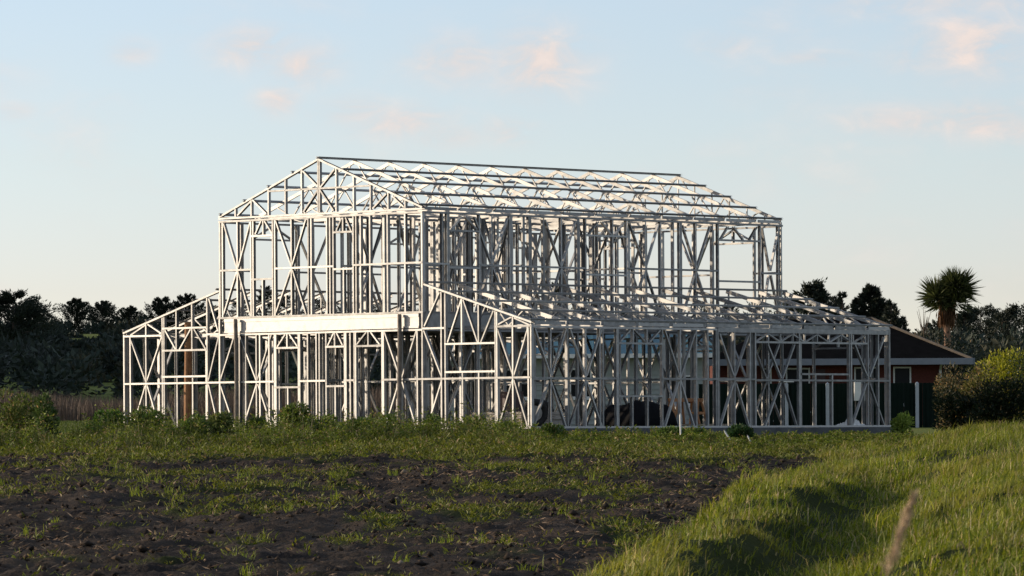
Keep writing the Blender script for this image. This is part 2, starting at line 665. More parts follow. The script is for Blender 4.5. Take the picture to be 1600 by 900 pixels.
def build_field_weeds():
    # low clumps of weed on the dug soil
    def dens(x, y):
        t = x - edge_x(y)
        k = turf_mask(x, y)
        return (.03 + .97 * k ** 1.5) * (1 - sstep(-.5, .1, t) * (y < 108)) * in_view(x, y, 4) * ~on_slab(x, y, -.1)
    cx, cy = rejection(58000, -17.5, 17.5, 50, 127.5, dens)
    nl = RNG.integers(5, 12, len(cx))
    X = np.repeat(cx, nl)
    Y = np.repeat(cy, nl)
    n = len(X)
    size = np.repeat(np.minimum(np.exp(RNG.normal(0, .38, len(cx))), 1.5) * np.interp(cy, [50, 100, 115, 126], [.85, .95, 1.2, 1.2]) * (1 - .45 * sstep(0, 2, cx) * sstep(112, 120, cy)), nl)
    ang = RNG.uniform(0, 6.28, n)
    r = np.abs(RNG.normal(0, .07, n)) * size
    px, py = X + np.cos(ang) * r, Y + np.sin(ang) * r
    P = np.stack([px, py, ground(px, py) + RNG.uniform(0, .07, n) * size], 1)
    D = np.stack([np.cos(ang), np.sin(ang), RNG.uniform(.25, 1.5, n)], 1)
    tone = np.repeat(RNG.uniform(0, 1, len(cx)), nl)[:, None]
    c = tints(n, (.058, .085, .010), (.19, .215, .030), .28, (.34, .24, .12), .06)
    c = c * (1 - .4 * tone) + np.array((.17, .14, .03)) * .4 * tone
    V, F3, C = leaves(P, D, RNG.uniform(.04, .095, n) * size, RNG.uniform(.012, .03, n) * size, c)
    # scattered taller grass tufts
    tx, ty = rejection(1500, -10, 10, 52, 112, lambda x, y: in_view(x, y, .5) * (x < edge_x(y) - .2) * (.10 + .25 * turf_mask(x, y)))
    m = 22
    bx = np.repeat(tx, m) + RNG.normal(0, .07, len(tx) * m)
    by = np.repeat(ty, m) + RNG.normal(0, .07, len(tx) * m)
    k = len(bx)
    sz = np.repeat(RNG.uniform(.5, 1.3, len(tx)), m)
    P2 = np.stack([bx, by, ground(bx, by) - .01], 1)
    V2, G3, G4, C2 = blades(P2, RNG.uniform(.07, .22, k) * sz, RNG.uniform(.008, .014, k), np.clip(RNG.normal(.6, .3, k), .1, 1.2),
                            RNG.uniform(0, 6.28, k), tints(k, (.14, .20, .02), (.34, .37, .05), .2))
    o = len(V)
    me = fast_mesh('field_weeds', np.concatenate([V, V2]), np.concatenate([F3, G3 + o]), G4 + o, np.concatenate([C, C2]))
    tag(link('field_weeds', me, mat=LEAF), 'low green weeds scattered over the dark dug soil', 'weeds', kind='stuff')
    # taller weeds in front of the house
    cx, cy = rejection(6800, -17.5, 14, 112, 131,
                       lambda x, y: in_view(x, y, 4) * ~on_slab(x, y, .05) * (x < edge_x(y) + 3) * sstep(.42, .58, fbm(x * .7, y * .35, 87, 2)) * sstep(112, 119, y))
    nl = 36
    hgt = np.exp(RNG.normal(-1.12, .45, len(cx)))
    hgt = np.minimum(hgt, .85) * (1 - .62 * sstep(-.2, 1.2, cx)) * (1 - .4 * sstep(4.5, 6, cx))
    X, Y, Hh = np.repeat(cx, nl), np.repeat(cy, nl), np.repeat(hgt, nl)
    n = len(X)
    f = RNG.uniform(.1, 1, n)
    ang = RNG.uniform(0, 6.28, n)
    rr = RNG.uniform(0, .20, n) * (1.1 - f * .7) * (Hh + .35)
    P = np.stack([X + np.cos(ang) * rr, Y + np.sin(ang) * rr, ground(X, Y) + f * Hh], 1)
    D = np.stack([np.cos(ang), np.sin(ang), RNG.uniform(-.2, 1.1, n)], 1)
    c = tints(n, (.060, .095, .012), (.21, .245, .036), .30, (.34, .25, .11), .08)
    V, F3, C = leaves(P, D, RNG.uniform(.045, .11, n), RNG.uniform(.02, .042, n), c)
    m = len(cx)
    gx = np.repeat(cx, 9) + RNG.normal(0, .14, m * 9)
    gy = np.repeat(cy, 9) + RNG.normal(0, .14, m * 9)
    k = len(gx)
    P2 = np.stack([gx, gy, ground(gx, gy) - .01], 1)
    V2, G3, G4, C2 = blades(P2, np.repeat(hgt, 9) * RNG.uniform(.5, 1.25, k), RNG.uniform(.008, .014, k), np.clip(RNG.normal(.4, .25, k), .05, 1),
                            RNG.uniform(0, 6.28, k), tints(k, (.06, .085, .018), (.13, .13, .04), .2, (.28, .22, .12), .15))
    o = len(V)
    me = fast_mesh('weed_strip', np.concatenate([V, V2]), np.concatenate([F3, G3 + o]), G4 + o, np.concatenate([C, C2]))
    tag(link('weed_strip', me, mat=LEAF), 'rank leafy weeds along the foot of the steel frame house', 'weeds', kind='stuff')
    # dead straw and twigs lying on the soil
    sx, sy = rejection(34000, -12, 11, 50, 116, lambda x, y: in_view(x, y, .5) * (x < edge_x(y) + .2) * (.06 + sstep(.50, .66, fbm(x * .6 + 5, y * .35, 93, 3)) + .5 * np.exp(-((x - edge_x(y) + 1.3) / 1.0) ** 2)))
    n = len(sx)
    a = RNG.uniform(0, 6.28, n)
    P = np.stack([sx, sy, ground(sx, sy) + RNG.uniform(.004, .05, n)], 1)
    D = np.stack([np.cos(a), np.sin(a), RNG.normal(.12, .28, n)], 1)
    V, F3, C = leaves(P, D, RNG.uniform(.05, .20, n), RNG.uniform(.008, .018, n), tints(n, (.16, .095, .06), (.36, .26, .17), .3), .1)
    me = fast_mesh('dead_straw', V, F3, None, C)
    tag(link('dead_straw', me, mat=STRAWM), 'dry brown straw and twigs strewn across the dug soil', 'straw', kind='stuff')



def build_clods():
    x, y = rejection(26000, -12, 12, 48, 116, lambda x, y: in_view(x, y, .5) * (x < edge_x(y) + .1) * (.12 + sstep(.44, .6, fbm(x * .9, y * .6, 111, 3))))
    n = len(x)
    r = np.minimum(RNG.gamma(2.2, .011, n) + .008, .085)
    oc = np.array([(1, 0, 0), (-1, 0, 0), (0, 1, 0), (0, -1, 0), (0, 0, 1), (0, 0, -1)], float)
    F = np.array([(0, 2, 4), (2, 1, 4), (1, 3, 4), (3, 0, 4), (2, 0, 5), (1, 2, 5), (3, 1, 5), (0, 3, 5)])
    a = RNG.uniform(0, 6.28, n)
    ca, sa = np.cos(a)[:, None], np.sin(a)[:, None]
    v = oc[None] * RNG.uniform(.55, 1.3, (n, 6, 1)) + RNG.normal(0, .16, (n, 6, 3))
    v = np.stack([v[..., 0] * ca - v[..., 1] * sa, v[..., 0] * sa + v[..., 1] * ca, v[..., 2] * .7], 2)
    V = v * r[:, None, None] + np.stack([x, y, ground(x, y) + r * .3], 1)[:, None, :]
    c = tints(n, (.020, .016, .014), (.085, .062, .045), .25, (.20, .16, .12), .03)
    me = fast_mesh('soil_clods', V.reshape(-1, 3), (np.arange(n)[:, None, None] * 6 + F[None]).reshape(-1, 3), None, np.repeat(c, 6, 0))
    m, N, L, p = new_mat('dry_clod')
    at = N.new('ShaderNodeAttribute')
    at.attribute_name = 'tint'
    L.new(at.outputs['Color'], p.inputs['Base Color'])
    p.inputs['Roughness'].default_value = .95
    p.inputs['Specular IOR Level'].default_value = .1
    tag(link('soil_clods', me, mat=m), 'broken brown clods lying on the dug soil', 'soil clods', kind='stuff')


build_bank_grass()
build_field_weeds()
build_clods()

# ------------------------------------------------------------------ the steel house frame
house = empty('steel_house_frame', (HX, HY, HZ), -YAW)
tag(house, 'unfinished two storey house frame of bare galvanised steel on a concrete slab', 'house frame')
_cc = {}


def c_mesh(L, d, f, flip):
    key = (round(L, 2), d, f, flip)
    if key in _cc:
        return _cc[key]
    L = key[0]
    t = .004
    s = -1 if flip else 1
    prof = [(s * f / 2, -d / 2), (s * f / 2, d / 2), (-s * f / 2, d / 2), (-s * f / 2, d / 2 - t), (s * (f / 2 - t), d / 2 - t),
            (s * (f / 2 - t), -d / 2 + t), (-s * f / 2, -d / 2 + t), (-s * f / 2, -d / 2)]
    V = [(x, y, 0) for x, y in prof] + [(x, y, L) for x, y in prof]
    F = []
    for i in range(8):
        j = (i + 1) % 8
        F.append((i, j, 8 + j, 8 + i) if s > 0 else (8 + i, 8 + j, j, i))
    caps = [(0, 1, 4, 5), (1, 2, 3, 4), (0, 5, 6, 7)]
    F += [tuple(reversed(c)) if s > 0 else c for c in caps]
    F += [tuple(8 + i for i in (c if s > 0 else reversed(c))) for c in caps]
    me = mesh_from('c_section', V, F)
    me.materials.append(ZINC)
    _cc[key] = me
    return me


def mframe(p0, p1, n):
    p0, p1, n = Vector(p0), Vector(p1), Vector(n)
    z = (p1 - p0)
    L = z.length
    z.normalize()
    y = (n - z * n.dot(z)).normalized()
    x = y.cross(z)
    M = Matrix(((x.x, y.x, z.x, p0.x), (x.y, y.y, z.y, p0.y), (x.z, y.z, z.z, p0.z), (0, 0, 0, 1)))
    return M, L


def member(name, p0, p1, n, d=.09, f=.048, flip=None, parent=None):
    M, L = mframe(p0, p1, n)
    if L < .06:
        return None
    if flip is None:
        flip = random.random() < .5
    o = bpy.data.objects.new(name, c_mesh(L, d, f, flip))
    COL.objects.link(o)
    o.parent = parent or house
    o.matrix_local = M
    return o


class Wall:
    """wall plane; coordinate q runs along it, w is height above the slab"""
    def __init__(self, axis, off, inset):
        self.axis, self.off, self.inset = axis, off, inset   # axis 'front': q=u, plane v=off; 'side': q=v, plane u=off

    def p(self, q, w):
        if self.axis == 'front':
            return (-q, self.off + self.inset, w)
        return (-(self.off + self.inset), q, w)

    @property
    def n(self):
        return (0, 1, 0) if self.axis == 'front' else (1, 0, 0)

    def m(self, name, q0, w0, q1, w1, d=.09, f=.048, flip=None):
        return member(name, self.p(q0, w0), self.p(q1, w1), self.n, d, f, flip)

    def stud(self, q, w0, w1, name='stud', d=.09, f=.048):
        q += random.uniform(-.004, .004)
        return self.m(name, q, w0, q, w1, d, f)

    def braces(self, L, name='brace'):
        for (a, b, c, e) in L:
            self.m(name, a, b, c, e, .078, .04)

    def rails(self, L, name, d=.10):
        for (a, b, c, e) in L:
            w = (b + e) / 2
            self.m(name, a, w, c, w, d, .05, flip=False)


UL, UA, UB, VE = 15.83, 11.85, 3.98, 14.24
W1, WB, W2, WT = 2.62, 3.06, 5.68, 5.76   # lower plate, upper floor, upper plate, truss heel
FR = Wall('front', 0, .05)
SD = Wall('side', 0, .05)
SU = Wall('side', UB, .05)


def roof_low_w(u):
    """top of lean-to rafter above slab, right (u<UB) or left (u>UA)"""
    q = u if u < 8 else UL - u
    return 2.72 + (3.80 - 2.72) * q / 3.95


def roof_main_w(u):
    return 5.80 + (7.25 - 5.80) * (1 - abs(u - (UA + UB) / 2) / ((UA - UB) / 2))


# --- front, ground floor
low = [15.54, 14.88, 11.06, 10.82, 10.39, 10.25, 9.88, 9.66, 9.61, 8.72, 8.67, 8.36, 8.03, 7.91, 7.65, 6.93, 6.88, 6.72, 6.56, 6.51, 5.50, 5.45, 4.82, 4.18, .68, .12]
for q in low:
    FR.stud(q, .03, W1)
for q, nm in ((15.80, 'corner_post'), (14.20, 'stud'), (14.13, 'stud'), (12.36, 'stud'), (3.28, 'stud'), (3.14, 'stud'), (1.31, 'stud'), (1.25, 'stud'), (.03, 'corner_post')):
    FR.stud(q, .03, roof_low_w(q) - .05, nm)
for q in (11.86, 3.99):
    FR.stud(q, .03, 3.7, 'corner_post', f=.055)
for (q, a, _, b) in [(13.62, 3.29, 0, 2.24), (12.98, 3.46, 0, 2.23), (13.6, 1.45, 0, .03), (12.96, 1.45, 0, .03), (9.17, 2.6, 0, 2.2), (9.15, 1.15, 0, .03), (7.31, 2.59, 0, 2.22),
                     (7.3, 1.15, 0, .03), (6.03, 2.58, 0, 2.21), (2.53, 3.37, 0, 2.21), (1.92, 3.2, 0, 2.21), (2.51, 1.45, 0, .03), (1.91, 1.45, 0, .03), (14.88, 2.62, 0, 2.95), (.68, 2.62, 0, 2.86)]:
    FR.stud(q, min(a, b), max(a, b), 'cripple_stud')
FR.rails([(15.82, 2.63, 14.22, 2.63), (12.38, 2.63, 11.89, 2.63), (11.85, 2.60, 3.98, 2.60), (3.97, 2.63, 3.16, 2.63), (1.29, 2.63, .04, 2.63)], 'top_plate')
FR.rails([(14.19, 2.82, 12.38, 2.82), (14.19, 2.21, 12.38, 2.21), (9.67, 2.21, 8.7, 2.21), (7.66, 2.21, 6.94, 2.21), (6.57, 2.21, 5.53, 2.21), (3.16, 2.21, 1.31, 2.21)], 'header')
FR.rails([(14.18, 1.49, 12.37, 1.49), (9.66, 1.15, 8.69, 1.15), (7.65, 1.16, 6.93, 1.16), (3.15, 1.48, 1.3, 1.48)], 'sill')
FR.rails([(15.81, 1.31, 9.68, 1.31), (8.7, 1.31, 7.67, 1.31), (6.96, 1.31, 6.57, 1.31), (5.52, 1.31, .03, 1.31)], 'nogging', .104)
FR.rails([(15.85, .025, 6.55, .025), (5.5, .025, -.02, .025)], 'bottom_plate', .11)
FR.braces([(15.55, 2.58, 14.9, 1.36), (14.24, 2.58, 14.87, 1.36), (14.92, 1.26, 15.48, .06), (14.84, 1.26, 14.33, .06), (15.53, 2.66, 14.86, 2.95), (14.81, 2.95, 14.25, 2.69),
           (14.11, 2.79, 13.66, 2.24), (13.04, 2.78, 13.5, 2.24), (12.9, 2.78, 12.43, 2.23), (12.29, 3.6, 11.92, 2.7), (11.91, 2.54, 12.33, 1.36), (12.32, 1.26, 11.92, .06),
           (11.27, 2.57, 11.85, 1.36), (11.85, 1.25, 11.27, .07), (11.06, 2.58, 10.41, 1.36), (9.79, 2.58, 10.36, 1.36), (10.39, 1.25, 10.94, .07), (10.34, 1.25, 9.79, .07),
           (9.25, 2.57, 9.56, 2.24), (9.08, 2.57, 8.78, 2.25), (7.36, 2.57, 7.59, 2.24), (7.24, 2.57, 7.02, 2.25), (6.11, 2.57, 6.48, 2.25), (5.94, 2.57, 5.6, 2.24),
           (5.42, 2.57, 4.84, 1.36), (4.22, 2.57, 4.77, 1.36), (4.88, 1.25, 5.41, .05), (4.76, 1.25, 4.23, .03), (3.36, 3.55, 3.92, 2.69), (3.94, 2.58, 3.29, 1.36),
           (3.29, 1.25, 3.83, .05), (2.55, 3.35, 3.06, 2.25), (2.48, 3.35, 1.96, 2.24), (1.38, 3.04, 1.84, 2.24), (.74, 2.86, 1.22, 2.68), (.63, 2.84, .08, 2.65),
           (1.24, 2.58, .68, 1.36), (.14, 2.58, .65, 1.36), (.7, 1.25, 1.22, .04), (.65, 1.25, .16, .03)])
# deep lintel beam carrying the upper storey
bm = MB()
bm.box(-11.66, -4.12, .020, .110, 2.65, 3.03)
bm.box(-11.66, -4.12, .004, .018, 2.65, 2.70)
bm.box(-11.66, -4.12, .004, .018, 2.94, 3.03)
bm.build('front_beam', ZINC, house)
# --- front, upper storey
for q in [11.72, 11.13, 10.58, 10.49, 9.72, 9.63, 8.98, 8.32, 8.2, 7.6, 7.48, 7.35, 6.58, 6.47, 6.3, 5.94, 5.28, 4.62]:
    FR.stud(q, WB + .02, W2)
for q in (11.83, 3.99):
    FR.stud(q, WB, W2, 'corner_post', f=.055)
for (q, a, b) in [(10.12, 3.09, 4.07), (10.09, 5.27, 5.65), (6.97, 5.26, 5.63), (6.96, 3.09, 4.31)]:
    FR.stud(q, a, b, 'cripple_stud')
FR.rails([(11.87, WB, 3.95, WB)], 'bottom_plate', .11)
FR.rails([(11.87, W2, 3.95, W2)], 'top_plate', .11)
FR.rails([(10.55, 5.25, 9.7, 5.25), (7.34, 5.25, 6.6, 5.25)], 'header')
FR.rails([(10.54, 4.08, 9.69, 4.08), (7.33, 4.27, 6.59, 4.27)], 'sill')
FR.rails([(11.8, 4.35, 10.54, 4.35), (9.63, 4.35, 7.33, 4.35), (6.59, 4.36, 3.98, 4.36)], 'nogging', .104)
FR.braces([(11.68, 5.63, 11.16, 4.40), (10.62, 5.62, 11.11, 4.40), (11.16, 4.31, 11.71, 3.13), (11.1, 4.31, 10.63, 3.11), (10.18, 5.65, 10.42, 5.29), (10.04, 5.64, 9.75, 5.31),
           (9.61, 5.65, 9.0, 4.40), (8.42, 5.62, 8.97, 4.40), (9.02, 4.30, 9.64, 3.1), (8.95, 4.30, 8.42, 3.09), (7.02, 5.63, 7.24, 5.28), (6.88, 5.63, 6.67, 5.28)])

# --- long side, ground floor
for q in [.73, 1.36, 2.03, 2.56, 2.68, 3.21, 3.26, 4.95, 5.65, 6.27, 6.73, 7.06, 7.12, 7.79, 8.41, 8.62]:
    SD.stud(q, .03, W1)
for q in (10.41, 12.48, 12.56, 13.27, 13.70):
    SD.stud(q, .03, 2.55)
SD.stud(14.17, .03, 2.7, 'corner_post', f=.06)
for (q, a, b) in [(3.83, 2.22, 2.59), (4.36, 2.22, 2.6), (4.38, .03, .82), (3.8, .03, .82), (11.07, .03, 1.43), (11.76, .03, 1.43)]:
    SD.stud(q, a, b, 'cripple_stud')
SD.rails([(0, 2.61, 7.08, 2.61)], 'top_plate', .11)
bm = MB()
bm.box(-.098, .001, 7.12, 14.12, 2.54, 2.66)
bm.build('verandah_beam', ZINC, house)
SD.rails([(3.22, 2.21, 4.94, 2.21)], 'header')
SD.rails([(8.66, 2.29, 13.25, 2.29)], 'lintel_chord', .08)
z = 8.66
k = 0
while z < 13.1:
    a, b = (2.52, 2.30) if k % 2 else (2.30, 2.52)
    SD.m('lintel_web', z, a, z + .5, b, .06, .035)
    SD.m('lintel_web', z + .5, 2.30, z + .5, 2.52, .06, .035)
    z += .5
    k += 1
SD.rails([(3.23, .83, 4.95, .83), (10.49, 1.44, 12.42, 1.44)], 'sill')
SD.rails([(0, 1.29, 3.21, 1.29), (4.93, 1.29, 8.62, 1.29), (8.66, 1.27, 14.17, 1.27)], 'nogging', .104)
SD.rails([(-.02, .025, 14.26, .025)], 'bottom_plate', .112)
SD.braces([(.16, 2.57, .74, 1.36), (1.33, 2.57, .77, 1.36), (.67, 1.22, .1, .03), (.74, 1.22, 1.3, .03), (1.46, 2.57, 2.03, 1.36), (2.65, 2.57, 2.08, 1.36), (2.01, 1.22, 1.43, .04),
           (2.08, 1.22, 2.64, .04), (3.75, 2.57, 3.35, 2.25), (3.89, 2.57, 4.31, 2.26), (4.89, 2.57, 4.47, 2.25), (5.07, 2.57, 5.63, 1.36), (6.28, 2.57, 5.68, 1.36), (5.6, 1.22, 5.06, .04),
           (5.68, 1.22, 6.19, .04), (7.21, 2.5, 7.77, 1.38), (8.38, 2.49, 7.82, 1.38), (7.77, 1.2, 7.22, .03), (7.85, 1.2, 8.37, .04), (9.15, 2.22, 9.68, 1.32), (10.23, 2.24, 9.73, 1.32),
           (9.65, 1.2, 9.01, .02), (9.78, 1.2, 10.31, .03), (12.73, 2.26, 13.24, 1.4), (13.98, 2.48, 13.34, 1.38), (13.22, 1.2, 12.6, .04), (13.34, 1.2, 13.95, .05)])
# --- long side, upper storey
for q in [.78, .96, 1.02, 2.16, 2.62, 3.31, 3.38, 4.04, 4.10, 4.6, 5.28, 5.90, 5.96, 6.23, 7.29, 7.85, 8.59, 9.21, 9.72, 9.98, 10.05, 10.64, 11.32, 11.56, 13.32, 14.08]:
    SU.stud(q, WB, W2)
SU.stud(14.2, WB, W2 + .1, 'corner_post', f=.055)
SU.rails([(0.06, W2, 14.26, W2)], 'top_plate', .11)
SU.rails([(0.06, WB, 14.26, WB)], 'bottom_plate', .11)
SU.rails([(.98, 5.22, 2.15, 5.22), (6.22, 5.22, 7.84, 5.22), (11.56, 5.22, 13.32, 5.22)], 'header')
SU.rails([(.99, 4.25, 2.16, 4.25), (6.23, 4.16, 7.85, 4.16), (11.57, 4.08, 13.33, 4.08)], 'sill')
SU.rails([(.05, 4.34, .99, 4.34), (2.16, 4.33, 6.23, 4.33), (7.85, 4.36, 11.56, 4.36), (13.33, 4.33, 14.22, 4.33)], 'nogging', .104)
SU.braces([(1.99, 5.6, 2.62, 4.38), (3.25, 5.6, 2.64, 4.38), (2.57, 4.28, 2.05, 3.1), (2.67, 4.28, 3.31, 3.1), (4.67, 5.6, 5.26, 4.38), (5.87, 5.6, 5.31, 4.38), (5.26, 4.28, 4.73, 3.1),
           (5.31, 4.28, 5.89, 3.1), (7.98, 5.6, 8.59, 4.42), (9.15, 5.6, 8.64, 4.42), (8.59, 4.3, 8.04, 3.1), (8.64, 4.3, 9.19, 3.1), (10.11, 5.6, 10.64, 4.42), (11.26, 5.6, 10.69, 4.42),
           (10.64, 4.3, 10.13, 3.1), (10.69, 4.3, 11.26, 3.1), (13.42, 5.6, 13.73, 4.4), (14.13, 5.6, 13.76, 4.4), (13.7, 4.28, 13.42, 3.1), (13.78, 4.28, 14.12, 3.1), (6.75, 5.6, 6.38, 5.25),
           (6.88, 5.6, 7.26, 5.25), (7.76, 5.6, 7.41, 5.25), (12.0, 5.6, 11.69, 5.25), (12.22, 5.6, 12.62, 5.25), (13.18, 5.6, 12.88, 5.25), (1.5, 5.6, 1.17, 5.25), (1.65, 5.6, 2.08, 5.27)])
bm = MB()
bm.box(-4.075, -3.985, .13, 14.2, 2.66, 3.02)
bm.build('side_beam', ZINC, house)
bm = MB()
bm.box(-11.845, -11.755, .13, 14.2, 2.66, 3.02)
bm.build('side_beam', ZINC, house)


# --- walls further in and behind: studs, noggings, openings and K bracing
def auto_wall(axis, off, q0, q1, w0, w1, step, gaps=(), nog=1.30, seed=0, stud='partition_stud', dbl=.25, brace_every=3):
    rr = random.Random(seed)
    st = random.getstate()
    random.seed(seed)
    wl = Wall(axis, off, 0)
    n = max(2, int(round((q1 - q0) / step)))
    qs = [q0 + (q1 - q0) * i / n for i in range(n + 1)]
    for i, q in enumerate(qs):
        if any(a < q < b for a, b in gaps):
            continue
        qq = q + (rr.uniform(-.08, .08) if 0 < i < n else 0)
        wl.stud(qq, w0, w1, stud)
        if rr.random() < dbl:
            wl.stud(qq + .06, w0, w1, stud)
    for a, b in gaps:
        wl.stud(a, w0, w1, stud)
        wl.stud(b, w0, w1, stud)
        wl.rails([(a, w0 + 2.17, b, w0 + 2.17)], 'header', .085)
        mq = (a + b) / 2
        wl.braces([(a + .05, w0 + 2.2, mq, w1 - .05), (b - .05, w0 + 2.2, mq, w1 - .05)], 'partition_brace')
        wl.stud(mq, w0 + 2.2, w1, 'cripple_stud')
    wl.rails([(q0, w1, q1, w1)], 'top_plate', .094)
    wl.rails([(q0, w0, q1, w0)], 'bottom_plate', .094)
    # noggings between openings
    cuts = [q0] + [c for g in sorted(gaps) for c in g] + [q1]
    for a, b in zip(cuts[::2], cuts[1::2]):
        if b - a > .3:
            wl.rails([(a, w0 + nog, b, w0 + nog)], 'nogging', .085)
    for i in range(1, n - 1, brace_every):
        a, b = qs[i], qs[min(i + 2, n)]
        mq = (a + b) / 2
        if any(g0 < b and g1 > a for g0, g1 in gaps):
            continue
        wl.braces([(a, w1 - .04, mq, w0 + nog + .04), (b, w1 - .04, mq, w0 + nog + .04), (mq, w0 + nog - .04, a, w0 + .05), (mq, w0 + nog - .04, b, w0 + .05)], 'partition_brace')
    random.setstate(st)


L0, L1 = .03, 2.60
U0, U1 = 3.06, 5.66
auto_wall('side', UL - .05, .1, VE, L0, L1, .62, ((3.6, 5.4), (9.0, 10.6)), seed=1, stud='stud')
auto_wall('side', UA - .05, .1, VE, L0, L1, .66, ((2.2, 3.2), (8.2, 9.4)), seed=2)
auto_wall('side', UB + .05, .1, VE, L0, L1, .66, ((4.6, 5.9), (9.8, 11.0)), seed=3)
auto_wall('front', VE - .05, .1, UL - .1, L0, L1, .64, ((1.0, 2.8), (6.4, 8.2), (13.0, 14.6)), seed=4, stud='stud')
auto_wall('front', 4.3, UB + .1, UA - .1, L0, L1, .62, ((5.2, 6.0),), seed=5)
auto_wall('front', 8.3, UB + .1, UA - .1, L0, L1, .64, ((9.6, 10.4),), seed=6)
auto_wall('side', 7.9, .2, 8.2, L0, L1, .62, ((1.6, 2.4),), seed=7)
auto_wall('front', 8.6, .15, UB - .1, L0, L1, .64, ((1.4, 2.3),), seed=8)
auto_wall('side', UA - .05, .1, VE, U0, U1, .66, ((1.2, 2.7), (6.4, 8.0), (10.6, 12.2)), seed=9, stud='stud')
auto_wall('front', VE - .05, UB + .1, UA - .1, U0, U1, .62, ((5.0, 6.6), (9.4, 10.8)), seed=10, stud='stud')
auto_wall('front', 3.9, UB + .1, 8.0, U0, U1, .5, ((6.2, 7.0),), seed=11)
auto_wall('side', 7.2, .2, 7.9, U0, U1, .5, ((4.6, 5.5),), seed=12)
auto_wall('front', 8.0, UB + .1, UA - .1, U0, U1, .62, ((8.9, 9.8),), seed=13)
auto_wall('side', 5.6, .2, 3.8, U0, U1, .5, (), seed=14)
auto_wall('side', 6.6, 8.1, 11.4, U0, U1, .6, ((9.4, 10.2),), seed=15)

# --- upper floor: joists and sheet deck
mb = MB()
mb.box(-11.75, -4.08, .14, 14.1, 3.0, 3.022)
mb.build('floor_deck', BOARD, house)
for i in range(22):
    v = .45 + i * .63
    member('floor_joist', (-11.75, v, 2.86), (-4.08, v, 2.86), (0, 0, 1), .25, .05, i % 2 == 0)

# --- main roof
TV = [.05 + i * 1.31 for i in range(11)] + [14.2]
UM = (UA + UB) / 2
HEEL, RIDGE = 5.80, 7.22


def chord_mesh(segs, n=(0, 1, 0), d=.075, f=.05, flip=False):
    mb = MB()
    for p0, p1 in segs:
        M, L = mframe(p0, p1, n)
        me = c_mesh(L, d, f, flip)
        mb.add([M @ v.co for v in me.vertices], [tuple(p.vertices) for p in me.polygons])
    return mb


# front gable truss
gab = chord_mesh([((-UA - .02, .05, HEEL), (-UM, .05, RIDGE)), ((-UM, .05, RIDGE), (-UB + .02, .05, HEEL)), ((-UA - .02, .05, HEEL - .035), (-UB + .02, .05, HEEL - .035))], d=.10).build('gable_truss', ZINC, house)


def gm(q0, w0, q1, w1, d=.082, f=.045):
    member('web', (-q0, .05, w0), (-q1, .05, w1), (0, 1, 0), d, f, False, gab)


for q in (11.2, 10.56, 9.88, 9.21, 8.57, 7.93, 7.87, 7.23, 6.56, 5.92, 5.25, 4.61):
    gm(q, HEEL, q, HEEL + (RIDGE - HEEL) * (1 - abs(q - UM) / (UM - UB)) - .02)
gm(9.88, 6.44, 5.89, 6.44)
for a in [(10.59, 6.19, 11.12, 5.83), (10.51, 6.23, 9.96, 5.83), (8.52, 6.93, 7.92, 6.48), (7.29, 6.93, 7.84, 6.47), (7.94, 6.4, 8.51, 5.83), (7.86, 6.4, 7.33, 5.83), (5.32, 6.2, 5.84, 5.83), (5.1, 6.14, 4.66, 5.83)]:
    gm(*a)
for i, v in enumerate(TV[1:]):
    tr = chord_mesh([((-UA, v, HEEL), (-UM, v, RIDGE - .02)), ((-UM, v, RIDGE - .02), (-UB, v, HEEL)), ((-UA, v, HEEL - .03), (-UB, v, HEEL - .03))], n=(0, 0, 1), d=.09, f=.045, flip=True).build('roof_truss', ZINC, house)

    def tm(q0, w0, q1, w1):
        member('web', (-q0, v, w0), (-q1, v, w1), (0, 1, 0), .035, .032, None, tr)
    for s in (-1, 1):
        half = UM - UB

        def R(fr):
            return UM + s * half * fr, HEEL + (RIDGE - HEEL) * (1 - fr) - .03

        def B(fr):
            return UM + s * half * fr, HEEL - .01
        tm(*R(.03), *B(.30))
        tm(*B(.30), *R(.45))
        tm(*R(.45), *B(.62))
        tm(*B(.62), *R(.78))
        if i == 10:
            for fr in (.16, .33, .5, .67, .84):
                tm(*R(fr), *B(fr))
    if i == 10:
        tm(UM, RIDGE - .03, UM, HEEL)
# purlins on both slopes
for s in (-1, 1):
    for k in range(5):
        fr = .012 + k * .244
        u = UM + s * (UM - UB) * fr
        w = HEEL + (RIDGE - HEEL) * (1 - fr) + .062
        nn = Vector((0, 0, 1)) if k == 0 else Vector((-s * .345, 0, .94))
        member('purlin', (-u, -.03, w), (-u, 14.30, w), nn, .05, .058 if k else .075, s > 0)

# --- lean-to roofs: mono trusses and purlins
TL = [.05, 1.32, 2.62, 3.95, 5.27, 6.6, 7.92, 9.22, 10.52, 11.82, 13.2, 14.19]
for side in (0, 1):
    def U(q):
        return q if side == 0 else UL - q
    for i, v in enumerate(TL):
        d = .10 if i == 0 else .105
        segs = [((-U(0.0), v, 2.72), (-U(3.93), v, 3.79))]
        if i > 0:
            segs.append(((-U(0.02), v, 2.655), (-U(3.9), v, 2.655)))
        tr = chord_mesh(segs, n=(0, 1, 0) if i == 0 else (0, 0, 1), d=d, f=.05).build('lean_to_truss', ZINC, house)
        if i > 0:
            for (q0, w0, q1, w1) in [(.75, 2.66, .75, 2.88), (.78, 2.68, 1.5, 3.08), (1.55, 3.08, 2.1, 2.68), (2.1, 2.68, 2.75, 3.42), (2.8, 3.42, 3.3, 2.68), (3.85, 2.68, 3.85, 3.72)]:
                member('web', (-U(q0), v, w0), (-U(q1), v, w1), (0, 1, 0), .04, .035, None, tr)
    for k in range(5):
        q = .03 + k * .965
        w = 2.72 + 1.07 * q / 3.93 + .068
        s = 1 if side == 0 else -1
        member('purlin', (-U(q), -.03, w), (-U(q), 14.30, w), (s * .26, 0, .965), .045, .055, side == 0)

